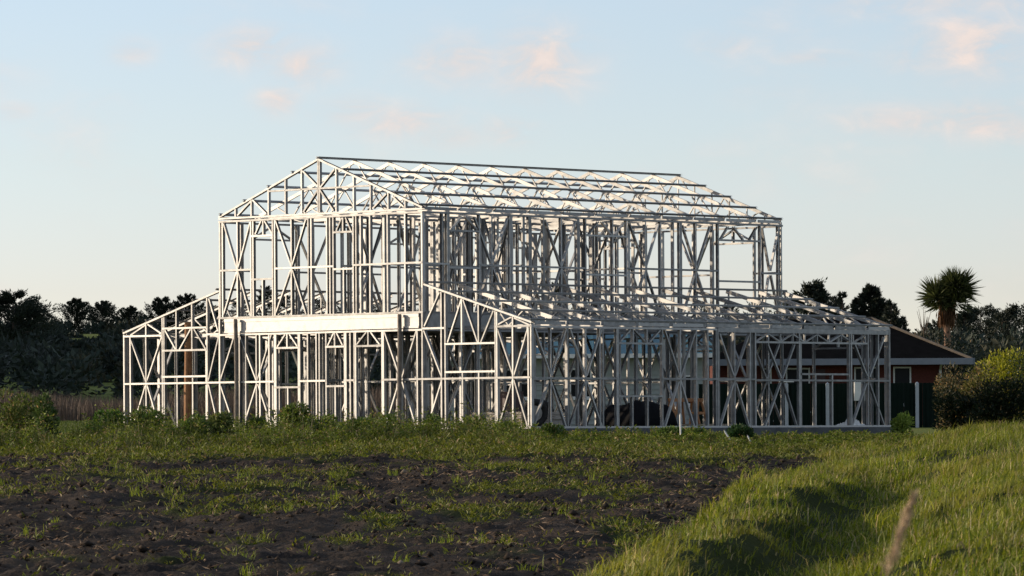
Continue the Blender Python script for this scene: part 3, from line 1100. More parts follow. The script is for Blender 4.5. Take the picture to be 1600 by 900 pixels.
# blocking channels between the truss heels
for (uu, TT, w0, w1) in ((.012, TL, 2.668, 2.752), (UL - .012, TL, 2.668, 2.752), (UB + .012, TV, 5.742, 5.822), (UA - .012, TV, 5.742, 5.822)):
    for a, b in zip(TT[:-1], TT[1:]):
        mb = MB(); mb.box(-uu - .012, -uu + .012, a + .07, b - .05, w0, w1); mb.build('eave_blocking', ZINC, house)

# --- slab
mb = MB()
mb.box(-UL - .12, .12, -.12, VE + .12, -.34, -.002)
mb.build('slab', CONCRETE, house)


def hp(u, v, w):
    """house coordinates to world"""
    c, s = math.cos(-YAW), math.sin(-YAW)
    x, y = -u, v
    return Vector((HX + c * x - s * y, HY + s * x + c * y, HZ + w))


def at_px(px, py, Y):
    """photo direction to a place Y metres out"""
    return Vector(((px - 800) / FPX * Y, Y, CZ + (681.1 + .0056 * (px - 800) - py) / FPX * Y))


def gz(x, y):
    return float(ground(np.array([x]), np.array([y]))[0])


# ------------------------------------------------------------------ poles, site things
def pole(name, p, h, r, mat, label, cat):
    o = empty(name, p)
    tag(o, label, cat)
    mb = MB()
    pts, rad = [], []
    for i in range(9):
        f = i / 8
        pts.append((.012 * math.sin(f * 5 + p[0]), .012 * math.cos(f * 4), h * f))
        rad.append(r * (1.06 - .12 * f))
    mb.tube(pts, rad, 12)
    mb.build('shaft', mat, o)
    mb = MB()
    mb.tube([(pts[-1][0], pts[-1][1], h), (pts[-1][0], pts[-1][1], h + .02)], r * .88, 10)
    mb.build('sawn_end', BOARD, o)
    return o


for (u, nm) in ((11.09, 'weathered grey timber post before the front beam near its left end'), (4.75, 'weathered grey timber post before the front beam near its right end')):
    p = hp(u, -.085, 0)
    zg = gz(p.x, p.y) - .3
    pole('timber_post', (p.x, p.y, zg), HZ + 3.0 - zg, .058, TIMBER, nm, 'post')
p = hp(14.47, 1.2, 0)
pole('wooden_pole', (p.x, p.y, HZ), 3.0, .105, POLEWOOD, 'thick orange brown wooden pole standing inside the left lean-to', 'pole')

# stack of sheets with a dark cupboard on it, seen through the right front opening
o = empty('sheet_stack', hp(1.9, 1.5, 0), -YAW)
tag(o, 'low stack of pale building sheets behind the right front opening', 'sheet stack')
SHEET = mat_basic('fibre_sheet', (.42, .38, .34), .9, col2=(.30, .26, .23), scale=3)
for i in range(7):
    mb = MB()
    dx, dy = random.uniform(-.06, .06), random.uniform(-.05, .05)
    mb.box(-1.15 + dx, 1.15 + dx, -.6 + dy, .6 + dy, .004 + i * .062, .056 + i * .062)
    mb.build('sheet', SHEET, o)
o = empty('dark_cupboard', hp(2.2, 1.5, .44), -YAW)
tag(o, 'dark maroon cupboard standing on the stack of sheets', 'cupboard')
MAROON = mat_basic('maroon_paint', (.045, .014, .014), .5)
mb = MB(); mb.box(-.23, .23, -.2, .2, .03, .50); mb.build('carcass', MAROON, o)
mb = MB(); mb.box(-.22, .22, -.222, -.203, .05, .48); mb.build('door', MAROON, o)
mb = MB(); mb.box(-.25, .25, -.23, .21, .502, .53); mb.build('top', MAROON, o)
mb = MB(); mb.box(.15, .17, -.24, -.224, .22, .32); mb.build('handle', ZINC, o)
mb = MB(); mb.box(-.22, .22, -.19, .19, 0, .028); mb.build('plinth', MAROON, o)

# tarpaulin-covered heap
o = empty('tarpaulin_heap', hp(1.3, 5.3, 0), -YAW)
tag(o, 'black tarpaulin draped over a heap inside the long side wall', 'tarpaulin')
TARP = mat_basic('black_tarpaulin', (.006, .006, .008), .8, var=.3, spec=.15)
g = 22
V, F = [], []
for j in range(g):
    for i in range(g):
        x, y = (i / (g - 1) - .5) * 1.5, (j / (g - 1) - .5) * 1.7
        e = max(abs(x) / .75, abs(y) / .85)
        h = (.62 + .13 * x) * (1 - max(0, e - .66) / .34) ** .6 + .05 * math.sin(7 * x + 3 * y) * (1 - e * .6) + .03 * math.sin(11 * y)
        V.append((x, y, max(h, .006)))
for j in range(g - 1):
    for i in range(g - 1):
        F.append((j * g + i, j * g + i + 1, (j + 1) * g + i + 1, (j + 1) * g + i))
me = mesh_from('cover', V, F)
me.polygons.foreach_set('use_smooth', [True] * len(F))
co = link('cover', me, o, None, TARP)
md = co.modifiers.new('thick', 'SOLIDIFY'); md.thickness = .006
mb = MB(); mb.box(-.5, .5, -.6, .6, 0, .45); mb.build('load', BOARD, o)

# saw horses and a leaning plank of orange timber
ORANGE = mat_basic('fresh_timber', (.52, .26, .12), .75, col2=(.36, .16, .07), scale=6)


def sawhorse(loc, rz, label):
    o = empty('saw_horse', loc, rz)
    tag(o, label, 'saw horse', 'saw horses on the slab')
    mb = MB(); mb.box(-.42, .42, -.045, .045, .70, .79); mb.build('top_rail', ORANGE, o)
    for sx in (-1, 1):
        for sy in (-1, 1):
            mb = MB(); mb.tube([(sx * .40, sy * .27, 0), (sx * .33, sy * .065, .72)], .033, 6); mb.build('leg', ORANGE, o)
        mb = MB(); mb.box(sx * .37 - .015, sx * .37 + .015, -.18, .18, .36, .43); mb.build('cross_tie', ORANGE, o)
    return o


sawhorse(hp(1.2, 7.0, 0), .5, 'orange timber saw horse beside the black tarpaulin heap')
sawhorse(hp(1.6, 7.75, 0), -.7, 'orange timber saw horse farther from the black tarpaulin heap')
o = empty('timber_pallet', hp(.85, 7.25, 0), -YAW + .1)
tag(o, 'pale timber pallet lying on the slab under the saw horses', 'pallet')
PALE = mat_basic('pale_timber', (.55, .45, .33), .8, scale=5)
for i in range(3):
    mb = MB(); mb.box(-.5 + i * .46, -.42 + i * .46, -.6, .6, 0, .075); mb.build('bearer', PALE, o)
for i in range(6):
    mb = MB(); mb.box(-.55, .57, -.6 + i * .21, -.47 + i * .21, .078, .10); mb.build('slat', PALE, o)


def tyre(loc, rz, tilt, label):
    o = empty('rubber_tyre', loc, rz)
    tag(o, label, 'tyre', 'old tyres inside the frame')
    V, F = [], []
    R, r, n, m = .30, .095, 28, 10
    for i in range(n):
        a = 2 * math.pi * i / n
        for j in range(m):
            b = 2 * math.pi * j / m
            q = R + r * math.cos(b) * (1.0 if math.cos(b) < 0 else .8)
            V.append((q * math.cos(a), .8 * r * math.sin(b) * 1.2, q * math.sin(a) + R + r * .8))
    for i in range(n):
        for j in range(m):
            F.append((i * m + j, ((i + 1) % n) * m + j, ((i + 1) % n) * m + (j + 1) % m, i * m + (j + 1) % m))
    me = mesh_from('tread', V, F)
    me.polygons.foreach_set('use_smooth', [True] * len(F))
    t = link('tread', me, o, Matrix.Rotation(tilt, 4, 'X'), RUBBER)
    mb = MB()
    mb.tube([(0, -.04, R + r * .8), (0, .04, R + r * .8)], .20, 16)
    mb.build('rim', ZINC, t)
    return o


RUBBER = mat_basic('black_rubber', (.018, .018, .018), .8)
tyre(hp(.75, .85, .02), -YAW + 1.2, .12, 'black rubber tyre leaning just inside the nearest corner')
tyre(hp(1.15, 1.5, .02), -YAW + .7, .2, 'black rubber tyre behind the one at the nearest corner')

# crumpled white plastic on the slab at the far end
o = empty('plastic_sheet', hp(.35, 12.95, 0), -YAW)
tag(o, 'crumpled white plastic sheet on the slab at the far right corner', 'plastic sheet')
g = 16
V, F = [], []
for j in range(g):
    for i in range(g):
        x, y = (i / (g - 1) - .5) * .6, (j / (g - 1) - .5) * 1.0
        e = max(abs(x) / .3, abs(y) / .5)
        V.append((x, y, .012 + (1 - e) * (.10 + .22 * random.random() ** 2)))
for j in range(g - 1):
    for i in range(g - 1):
        F.append((j * g + i, j * g + i + 1, (j + 1) * g + i + 1, (j + 1) * g + i))
co = link('sheet', mesh_from('sheet', V, F), o, None, WHITE)
md = co.modifiers.new('thick', 'SOLIDIFY'); md.thickness = .004
mb = MB(); mb.tube([(-.3, -.55, .03), (.3, .5, .03)], .02, 6); mb.build('roll_edge', WHITE, o)


def stake(px, Y, h, tilt, r, label):
    x = (px - 800) / FPX * Y
    z = gz(x, Y)
    o = empty('survey_stake', (x, Y, z))
    tag(o, label, 'stake', 'white stakes in the weeds')
    mb = MB()
    mb.box(-r, r, -r, r, -.12, h)
    mb.add([(-r, -r, h + .001), (r, -r, h + .001), (r, r, h + .001), (-r, r, h + .001), (0, 0, h + .05)], [(0, 1, 4), (1, 2, 4), (2, 3, 4), (3, 0, 4)])
    mb.build('shaft', WHITE, o)
    o.rotation_euler = (0, tilt, .4)


stake(1064, 124, .62, -.03, .017, 'tall thin white stake upright in the weeds before the long side')
stake(1143, 121, .30, -.6, .015, 'white stake tilted steeply left in the weeds')
stake(1174, 120.5, .20, -.45, .013, 'shortest white stake, tilted, beside the dark bush')


# ------------------------------------------------------------------ bushes
def bush(px, Y, w, h, label, n=2600, cols=((.030, .055, .012), (.085, .115, .028)), leaf=(.06, .12), depth=None, flowers=0, name='bush', cat='bush', x=None, z=None, lumps=9, group=None, brown=.03, gain=1.95):
    if x is None:
        x = (px - 800) / FPX * Y
    if z is None:
        z = gz(x, Y)
    o = empty(name, (x, Y, z - .02))
    tag(o, label, cat, group)
    depth = depth or w
    h *= 1.15
    w *= 1.12
    # clumps
    cen = []
    for i in range(lumps):
        a = RNG.uniform(0, 6.28)
        r = RNG.uniform(0, .36)
        hz = RNG.uniform(.25, .80)
        cen.append((math.cos(a) * r * w, math.sin(a) * r * depth, hz * h, RNG.uniform(.16, .30)))
    cen = np.array(cen)
    ids = RNG.integers(0, lumps, n)
    dirs = RNG.normal(size=(n, 3))
    dirs /= np.linalg.norm(dirs, axis=1, keepdims=True)
    rad = RNG.uniform(.45, 1.08, n) ** .6
    c = cen[ids]
    P = c[:, :3] + dirs * (rad * c[:, 3])[:, None] * np.array([w, depth, h * .95])
    # fill to the ground
    k = RNG.uniform(0, 1, n) < .25
    P[k, 2] *= RNG.uniform(.0, .9, k.sum())
    P[:, 2] = np.maximum(P[:, 2], .02)
    D = dirs + np.array([0, 0, .45]) + RNG.normal(0, .4, (n, 3))
    tone = RNG.uniform(.75, 1.2, lumps)[ids][:, None]
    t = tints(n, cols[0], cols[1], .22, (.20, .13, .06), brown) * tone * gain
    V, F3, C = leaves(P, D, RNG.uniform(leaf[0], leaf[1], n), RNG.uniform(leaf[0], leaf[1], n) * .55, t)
    link('foliage', fast_mesh('foliage', V, F3, None, C), o, None, LEAF)
    mb = MB()
    for i in range(min(lumps, 7)):
        e = cen[i]
        mb.tube([(e[0] * .15, e[1] * .15, -.1), (e[0] * .5, e[1] * .5, e[2] * .5), (e[0], e[1], e[2])], [.018, .012, .005], 5)
    mb.build('stem', BARK, o)
    return o


bush(30, 122, 1.35, 1.12, 'largest leafy bush at the left edge of the picture', 3600, ((.035, .055, .012), (.12, .13, .032)), brown=.08, lumps=12)
bush(74, 121, .62, 1.0, 'dark upright bush right of the largest left bush', 1700, ((.022, .04, .012), (.06, .085, .022)))
bush(160, 124, .95, .66, 'rounded dark green bush left of the frame corner', 2600, ((.022, .055, .012), (.075, .12, .025)))
bush(236, 124.5, 1.05, .72, 'leafy bush in front of the left corner of the frame', 2800)
bush(300, 125, .75, .55, 'small bush under the window opening of the left lean-to', 1500)
bush(345, 124, .8, .62, 'pale leafy bush left of the left timber post', 1500, ((.045, .065, .018), (.12, .13, .04)))
bush(402, 124, .55, .55, 'small dark weed bush right of the left timber post', 1100, ((.03, .05, .012), (.08, .1, .025)))
bush(462, 122, .95, .78, 'tallest weed bush in front of the middle of the front wall', 2300, ((.035, .06, .012), (.11, .13, .032)), brown=.06)
bush(512, 122.5, .7, .55, 'weed bush just right of the tallest middle bush', 1300)
bush(566, 123, .9, .52, 'dark green bush in front of the front door opening', 1700, ((.025, .05, .012), (.07, .10, .022)))
bush(604, 123.5, .62, .50, 'low bush left of the right timber post', 1200)
bush(676, 125, .6, .50, 'low bush right of the right timber post', 1200)
bush(740, 125, .85, .55, 'bush before the right front window opening', 1700, ((.04, .06, .014), (.10, .12, .03)))
bush(790, 125.5, .5, .38, 'small bush left of the nearest corner post', 900)
bush(860, 126, .55, .34, 'small low bush right of the nearest corner post', 900)
bush(1048, 124.5, .8, .26, 'low bush left of the tall white stake', 1100)
bush(1085, 124, .8, .27, 'low bush right of the tall white stake', 1100)
bush(1155, 123, .85, .36, 'very dark bush between the two tilted stakes', 1800, ((.012, .03, .010), (.03, .055, .016)))
bush(1407, 133, .62, .55, 'small bright green bush beside the far right corner post', 1300, ((.06, .09, .015), (.13, .16, .03)), z=gz(9.6, 133) - .02)


# near seed head standing out of focus
def seed_head():
    Y = 15.0
    top = at_px(1427, 783, Y)
    bot = at_px(1384, 905, Y)
    x0 = bot.x - .06
    z0 = gz(x0, Y)
    o = empty('grass_seed_head', (x0, Y, z0))
    tag(o, 'dry feathery grass seed head close to the camera, out of focus', 'seed head')
    base = Vector((x0, Y, z0))
    mb = MB()
    b, t = bot - base, top - base
    mb.tube([(0, 0, -.05), (.02, 0, b.z * .6), b, t], [.005, .004, .0035, .001], 6)
    mb.build('stalk', STRAWSOLID, o)
    n = 420
    f = RNG.uniform(0, 1, n) ** .9
    spine = np.array(b)[None, :] * (1 - f[:, None]) + np.array(t)[None, :] * f[:, None]
    off = RNG.normal(0, 1, (n, 3)) * (.0075 * (1 - f) ** .6 + .003)[:, None]
    d = np.array(t - b)[None, :] * 1.6 + RNG.normal(0, .16, (n, 3))
    V, F3, C = leaves(spine + off, d, RNG.uniform(.012, .032, n), RNG.uniform(.003, .006, n), tints(n, (.42, .30, .19), (.60, .46, .31), .2))
    link('spikelets', fast_mesh('spikelets', V, F3, None, C), o, None, STRAWM)


STRAWSOLID = mat_basic('straw_stalk', (.45, .33, .2), .8)
seed_head()

# ------------------------------------------------------------------ neighbouring houses and fence
WBOARD = mat_basic('pale_weatherboard_paint', (.30, .325, .31), .7, var=.06)
TEAL = mat_basic('teal_roof_paint', (.06, .17, .22), .55, var=.12)
GREYPAINT = mat_basic('blue_grey_paint', (.22, .235, .26), .7, var=.06)
POSTPAINT = mat_basic('post_paint', (.42, .45, .48), .6, var=.06)
BRICK = mat_basic('red_brick_wall', (.12, .028, .018), .9, col2=(.075, .018, .013), scale=20, bump=.3)
DARKROOF = mat_basic('dark_tile_roof', (.007, .0065, .0065), .95, var=.25, scale=3, spec=.03)


def window(parent, x0, x1, z0, z1, y, mats=(WHITE, DARKGLASS), mull=0):
    w = MB()
    t = .055
    w.box(x0, x1, y - .05, y + .02, z0, z0 + t)
    w.box(x0, x1, y - .05, y + .02, z1 - t, z1)
    w.box(x0, x0 + t, y - .049, y + .02, z0 + t, z1 - t)
    w.box(x1 - t, x1, y - .049, y + .02, z0 + t, z1 - t)
    for k in range(mull):
        xm = x0 + (x1 - x0) * (k + 1) / (mull + 1)
        w.box(xm - .025, xm + .025, y - .047, y + .02, z0 + t, z1 - t)
    wo = w.build('window', mats[0], parent)
    g = MB(); g.box(x0 + t, x1 - t, y - .012, y - .004, z0 + t, z1 - t); g.build('pane', mats[1], wo)
    s = MB(); s.box(x0 - .06, x1 + .06, y - .10, y + .02, z0 - .06, z0 - .003); s.build('sill', mats[0], wo)


p = at_px(700, 660, 170)
wbh = empty('weatherboard_house', (p.x, 170, CZ + .25))
tag(wbh, 'pale weatherboard house with teal roof seen through the steel frame', 'house')
wl = (1100 - 700) / FPX * 170
mb = MB(); mb.box(0, wl, .03, 6, -.3, 2.42); mb.build('wall', WBOARD, wbh)
bme = None
for i in range(15):
    z0 = -.05 + i * .165
    b = MB()
    b.add([(0, .028, z0 + .17), (wl, .028, z0 + .17), (wl, -.012, z0 + .004), (0, -.012, z0 + .004), (0, .028, z0 + .004), (wl, .028, z0 + .004)], [(0, 3, 2, 1), (3, 4, 5, 2), (0, 4, 3), (1, 2, 5)])
    b.build('weatherboard', WBOARD, wbh)
for (a, c, z0, z1, mu) in [(782, 832, 1.0, 2.0, 1), (1063, 1087, .75, 1.75, 0), (716, 752, 1.0, 2.0, 1), (890, 925, 1.0, 2.0, 1)]:
    window(wbh, (a - 700) / FPX * 170, (c - 700) / FPX * 170, z0, z1, -.02, mull=mu)
rf = MB()
rf.add([(-.4, -.55, 2.38), (wl + .4, -.55, 2.38), (wl + .4, 3.0, 3.35), (-.4, 3.0, 3.35), (-.4, 6.55, 2.38), (wl + .4, 6.55, 2.38),
        (-.4, -.55, 2.46), (wl + .4, -.55, 2.46), (wl + .4, 3.0, 3.43), (-.4, 3.0, 3.43), (-.4, 6.55, 2.46), (wl + .4, 6.55, 2.46)],
       [(0, 3, 2, 1), (3, 4, 5, 2), (6, 7, 8, 9), (9, 8, 11, 10), (0, 1, 7, 6), (4, 10, 11, 5), (0, 6, 9, 3), (3, 9, 10, 4), (1, 2, 8, 7), (2, 5, 11, 8)])
rfo = rf.build('roof', TEAL, wbh)
for i in range(24):
    x = -.3 + i * (wl + .6) / 23
    r = MB()
    r.add([(x - .02, -.53, 2.463), (x + .02, -.53, 2.463), (x + .02, 2.97, 3.425), (x - .02, 2.97, 3.425), (x - .02, -.53, 2.50), (x + .02, -.53, 2.50), (x + .02, 2.97, 3.462), (x - .02, 2.97, 3.462)],
          [(4, 5, 6, 7), (0, 1, 5, 4), (1, 2, 6, 5), (2, 3, 7, 6), (3, 0, 4, 7)])
    r.build('roof_rib', TEAL, rfo)
g = MB(); g.box(-.42, wl + .42, -.66, -.553, 2.33, 2.47); g.build('gutter', WHITE, wbh)

YB = 176
p = at_px(1120, 660, YB)
bk = empty('brick_house', (p.x, YB, CZ + .3))
tag(bk, 'red brick house with dark hipped roof and white fascia behind the green fence', 'house')


def bx(px):
    return (px - 1120) / FPX * YB


RW = bx(1474)
mb = MB(); mb.box(0, RW, 0, 6.0, -.3, 2.22); mb.build('wall', BRICK, bk)
for a, c, z0, z1 in [(1396, 1424, .7, 2.02), (1228, 1266, .5, 2.0), (1190, 1206, .2, 2.0), (1335, 1372, .9, 2.02)]:
    window(bk, bx(a), bx(c), z0, z1, -.03)
d = MB(); d.box(bx(1276), bx(1290), -.05, -.002, -.2, 1.95); do = d.build('door', MAROON, bk)
d = MB(); d.box(bx(1288), bx(1288) + .05, -.09, -.052, .9, .98); d.build('handle', ZINC, do)
e0, e1, er = -.5, bx(1516), 2.25
rz_ = 3.75
rf = MB()
a1, a2 = bx(1372), e0 + (e1 - bx(1372))
rf.add([(e0, -.85, er), (e1, -.85, er), (e1, 6.85, er), (e0, 6.85, er), (a2, 3, rz_), (a1, 3, rz_)], [(0, 1, 5, 4), (1, 2, 5), (2, 3, 4, 5), (3, 0, 4), (0, 3, 2, 1)])
rfo = rf.build('roof', DARKROOF, bk)
h = MB()
h.tube([(a1, 3, rz_ + .02), (e1, -.85, er + .02)], .06, 6)
h.tube([(a1, 3, rz_ + .02), (a2, 3, rz_ + .02)], .06, 6)
h.build('ridge_capping', mat_basic('dull_capping', (.10, .08, .06), .9), rfo)
g = MB(); g.box(e0 - .02, e1 + .02, -.96, -.855, er - .17, er + .05); g.box(e1 + .003, e1 + .1, -.85, 6.85, er - .17, er + .05); g.build('fascia', GREYPAINT, bk)
g = MB(); g.tube([(RW - .12, -.80, er - .12), (RW - .10, -.08, er - .35), (RW - .10, -.08, -.2)], .045, 8); g.build('downpipe', WHITE, bk)

YF = 164
FENCE = mat_basic('dark_green_steel_sheet', (.0045, .012, .009), .7, var=.1, spec=.1)
f0 = at_px(1092, 600, YF)
fen = empty('sheet_fence', (f0.x, YF, CZ + .22))
tag(fen, 'dark green sheet steel fence with white posts behind the frame', 'fence')
fx1 = (1500 - 1092) / FPX * YF
nP = 14
for i in range(nP):
    x0, x1 = fx1 * i / nP, fx1 * (i + 1) / nP
    mb = MB()
    V, F = [], []
    ns = 9
    for k in range(ns):
        x = x0 + .004 + (x1 - x0 - .008) * k / (ns - 1)
        yy = .03 if k % 2 else 0
        V += [(x, yy, -.3), (x, yy, 1.42), (x, yy + .012, 1.42), (x, yy + .012, -.3)]
    for k in range(ns - 1):
        a = k * 4
        F += [(a, a + 4, a + 5, a + 1), (a + 1, a + 5, a + 6, a + 2), (a + 3, a + 2, a + 6, a + 7)]
    mb.add(V, F).build('fence_panel', FENCE, fen)
for px in (1229, 1293, 1433):
    x = (px - 1092) / FPX * YF
    mb = MB(); mb.box(x - .055, x + .055, -.14, -.03, -.3, 1.40); mb.add([(x - .06, -.145, 1.402), (x + .06, -.145, 1.402), (x + .06, -.025, 1.402), (x - .06, -.025, 1.402), (x, -.085, 1.46)], [(0, 1, 4), (1, 2, 4), (2, 3, 4), (3, 0, 4)])
    mb.build('post', POSTPAINT, fen)
x = (1229 - 1092) / FPX * YF
mb = MB(); mb.box(x - .24, x + .24, -.142, -.028, 1.464, 1.50); mb.build('post_cap_board', WHITE, fen)
p = at_px(1345, 640, 163)
o = empty('meter_box', (p.x, 163.5, CZ + .22))
tag(o, 'white utility box on a short stand in front of the green fence', 'utility box')
mb = MB(); mb.box(-.17, .17, -.14, .14, .85, 1.45); mb.build('cabinet', WHITE, o)
mb = MB(); mb.box(-.15, .15, -.156, -.142, .88, 1.42); mb.build('door', WHITE, o)
for s in (-1, 1):
    mb = MB(); mb.box(s * .13 - .02, s * .13 + .02, -.02, .02, -.2, .848); mb.build('leg', TIMBER, o)


# ------------------------------------------------------------------ trees
def conifer(px, ytop, Y, hw, label, seed, kind='cypress', zb=None, n=4200, group='trees along the skyline', tall=None, x=None):
    """ytop: photo row of the tip; hw: half width of the crown in metres"""
    r = np.random.default_rng(seed)
    t = at_px(px, ytop, Y)
    x = t.x if x is None else x
    z0 = gz(x, Y) if zb is None else zb
    Ht = t.z - z0
    o = empty('pine_tree' if kind == 'pine' else 'cypress_tree', (x, Y, z0))
    tag(o, label, 'tree', group)
    n = int(n * 1.7)
    if kind == 'cypress':
        hw *= .8
    mb = MB()
    lean = r.uniform(-.03, .03)
    tp = [(lean * Ht * f, 0, Ht * f) for f in (-.02, .3, .6, .95)]
    mb.tube(tp, [.022 * Ht, .016 * Ht, .010 * Ht, .003 * Ht], 8)
    P, D, T = [], [], []
    nl = {'cypress': 64, 'cone': 60, 'pine': 34}[kind]
    sc = Ht / 12
    for i in range(nl):
        f = (i + r.uniform(0, 1)) / nl
        f = .12 + .88 * f if kind == 'cypress' else .30 + .70 * f
        a = r.uniform(0, 6.283)
        if kind == 'cypress':
            R = hw * (1 - f) ** .55 * r.uniform(.55, 1.15) + .30 * sc
            up = r.uniform(.35, 1.0)
        elif kind == 'cone':
            R = hw * (1 - f) ** .8 * r.uniform(.75, 1.1) + .12 * sc
            up = r.uniform(.1, .45)
        else:
            R = hw * (.35 + .75 * math.sin(min(1, (1.08 - f) * 1.6) * 1.57)) * r.uniform(.5, 1.15)
            up = r.uniform(.15, .55)
        s = Vector((lean * Ht * f, 0, Ht * f * (.92 if kind != 'pine' else .9)))
        e = s + Vector((math.cos(a) * R, math.sin(a) * R, R * up))
        hd = math.hypot(e.x - s.x, e.y)
        e.z = min(e.z, Ht * r.uniform(.96, 1.0) - (.55 * hd * r.uniform(.6, 1.3) if kind != 'pine' else 0))
        m = s.lerp(e, .55) - Vector((0, 0, R * .10))
        mb.tube([s, m, e], [.05 * sc, .03 * sc, .012 * sc], 5, cap=False)
        k = int(n / nl * r.uniform(.6, 1.4))
        if kind == 'pine':
            # flat plates of needles near the limb end
            ff = r.uniform(.45, 1.05, k)
            sp = np.stack([r.normal(0, .20, k) * R, r.normal(0, .20, k) * R, r.normal(.03, .07, k) * R + r.normal(0, .10, k) * sc], 1)
        else:
            ff = r.uniform(.15, 1.08, k) ** .8
            sp = r.normal(0, 1, (k, 3)) * (np.array([.15, .15, .13]) * R + .05 * sc)[None, :] * (1.2 - ff * .95)[:, None]
        q = np.array(s)[None] * (1 - ff[:, None]) + np.array(e)[None] * ff[:, None] + sp
        q[:, 2] -= (R * .10) * np.sin(ff * 3.14)
        P.append(q)
        dd = np.array(e - s)[None] / max(R, .1) + r.normal(0, .45, (k, 3))
        dd[:, 2] += .35
        D.append(dd)
        T.append(np.full(k, r.uniform(.7, 1.25)))
    P, D, T = np.concatenate(P), np.concatenate(D), np.concatenate(T)
    N_ = len(P)
    base = tints(N_, (.016, .026, .018), (.036, .044, .026), .2) * T[:, None]
    V, F3, C = leaves(P, D, r.uniform(.40, .95, N_) * sc, r.uniform(.14, .28, N_) * sc, base)
    link('crown', fast_mesh('crown', V, F3, None, C), o, None, NEEDLE)
    mb.build('trunk', BARK, o)
    return o


# left skyline
ORD = ['first', 'second', 'third', 'fourth', 'fifth', 'sixth', 'seventh', 'eighth', 'ninth', 'tenth', 'eleventh', 'twelfth', 'thirteenth', 'fourteenth', 'fifteenth', 'sixteenth', 'seventeenth']
conifer(20, 444, 470, 2.5, 'tall layered pine at the left edge of the picture', 101, 'pine', n=4200)
conifer(44, 462, 480, 1.9, 'second layered pine right beside the left edge pine', 102, 'pine', n=2600)
conifer(78, 482, 685, 4.0, 'low round cypress between the left pines and the spiky one', 103, n=2600)
conifer(117, 457, 685, 4.0, 'spiky cypress left of the lit paddock strip', 104)
conifer(160, 461, 695, 4.2, 'broad dark cypress above the lit paddock strip', 105)
conifer(203, 470, 705, 3.2, 'small cypress left of the frame corner', 106)
conifer(230, 484, 725, 3.2, 'lowest cypress behind the left lean-to roof slope', 107)
conifer(254, 456, 685, 3.6, 'spiky cypress just above the left lean-to roof slope', 108)
conifer(292, 452, 685, 3.6, 'spiky cypress nearest the upper storey on the left', 109)
conifer(330, 470, 725, 3.8, 'cypress behind the top of the left lean-to roof', 110)
for i, (px, yt) in enumerate([(372, 462), (415, 440), (448, 452), (492, 462), (540, 470), (592, 468), (640, 474), (700, 472), (760, 476), (815, 470), (873, 440), (930, 462), (985, 478), (1040, 482), (1095, 474), (1140, 478), (1185, 470)]):
    conifer(px, yt, 680 + (i * 37) % 40, 3.2, 'dark cypress behind the frame, %s from the left of those seen through it' % ORD[i], 120 + i, n=1300, group='trees seen through the frame')
# right skyline
conifer(1262, 443, 430, 2.1, 'open crowned pine just right of the upper storey', 141, 'pine', n=2600)
conifer(1284, 441, 440, 1.9, 'narrow dark pine in the right hand clump', 142, 'cone', n=2600)
conifer(1318, 455, 445, .8, 'thin small conifer between the two right hand clumps', 143, 'cone', n=900)
conifer(1302, 462, 450, 1.6, 'low pine left of the thin conifer', 144, 'cone', n=1500)
conifer(1362, 445, 430, 3.3, 'largest dark conifer above the far end of the frame', 145, 'cone', n=5200)
conifer(1340, 466, 440, 2.2, 'dark conifer leaning against the left of the largest one', 146, 'cone', n=2200)
conifer(1391, 470, 425, 1.5, 'dark conifer on the right flank of the largest one', 147, 'cone', n=1600)
conifer(1411, 497, 430, 1.2, 'small round conifer right of the largest one', 148, 'cone', n=1300)
for i, (px, yt) in enumerate([(1462, 500), (1508, 486), (1535, 477), (1566, 482), (1590, 478), (1625, 480)]):
    conifer(px, yt + 6, 560 + 10 * i, 2.7, ['low dark tree left of the cabbage tree trunk', 'dark tree right behind the cabbage tree', 'flat topped pine right of the cabbage tree', 'flat topped pine left of the right edge pine',
                                        'flat topped pine at the right edge of the picture', 'flat topped pine just outside the right edge'][i], 160 + i, 'pine' if i > 1 else 'cypress', n=2200)


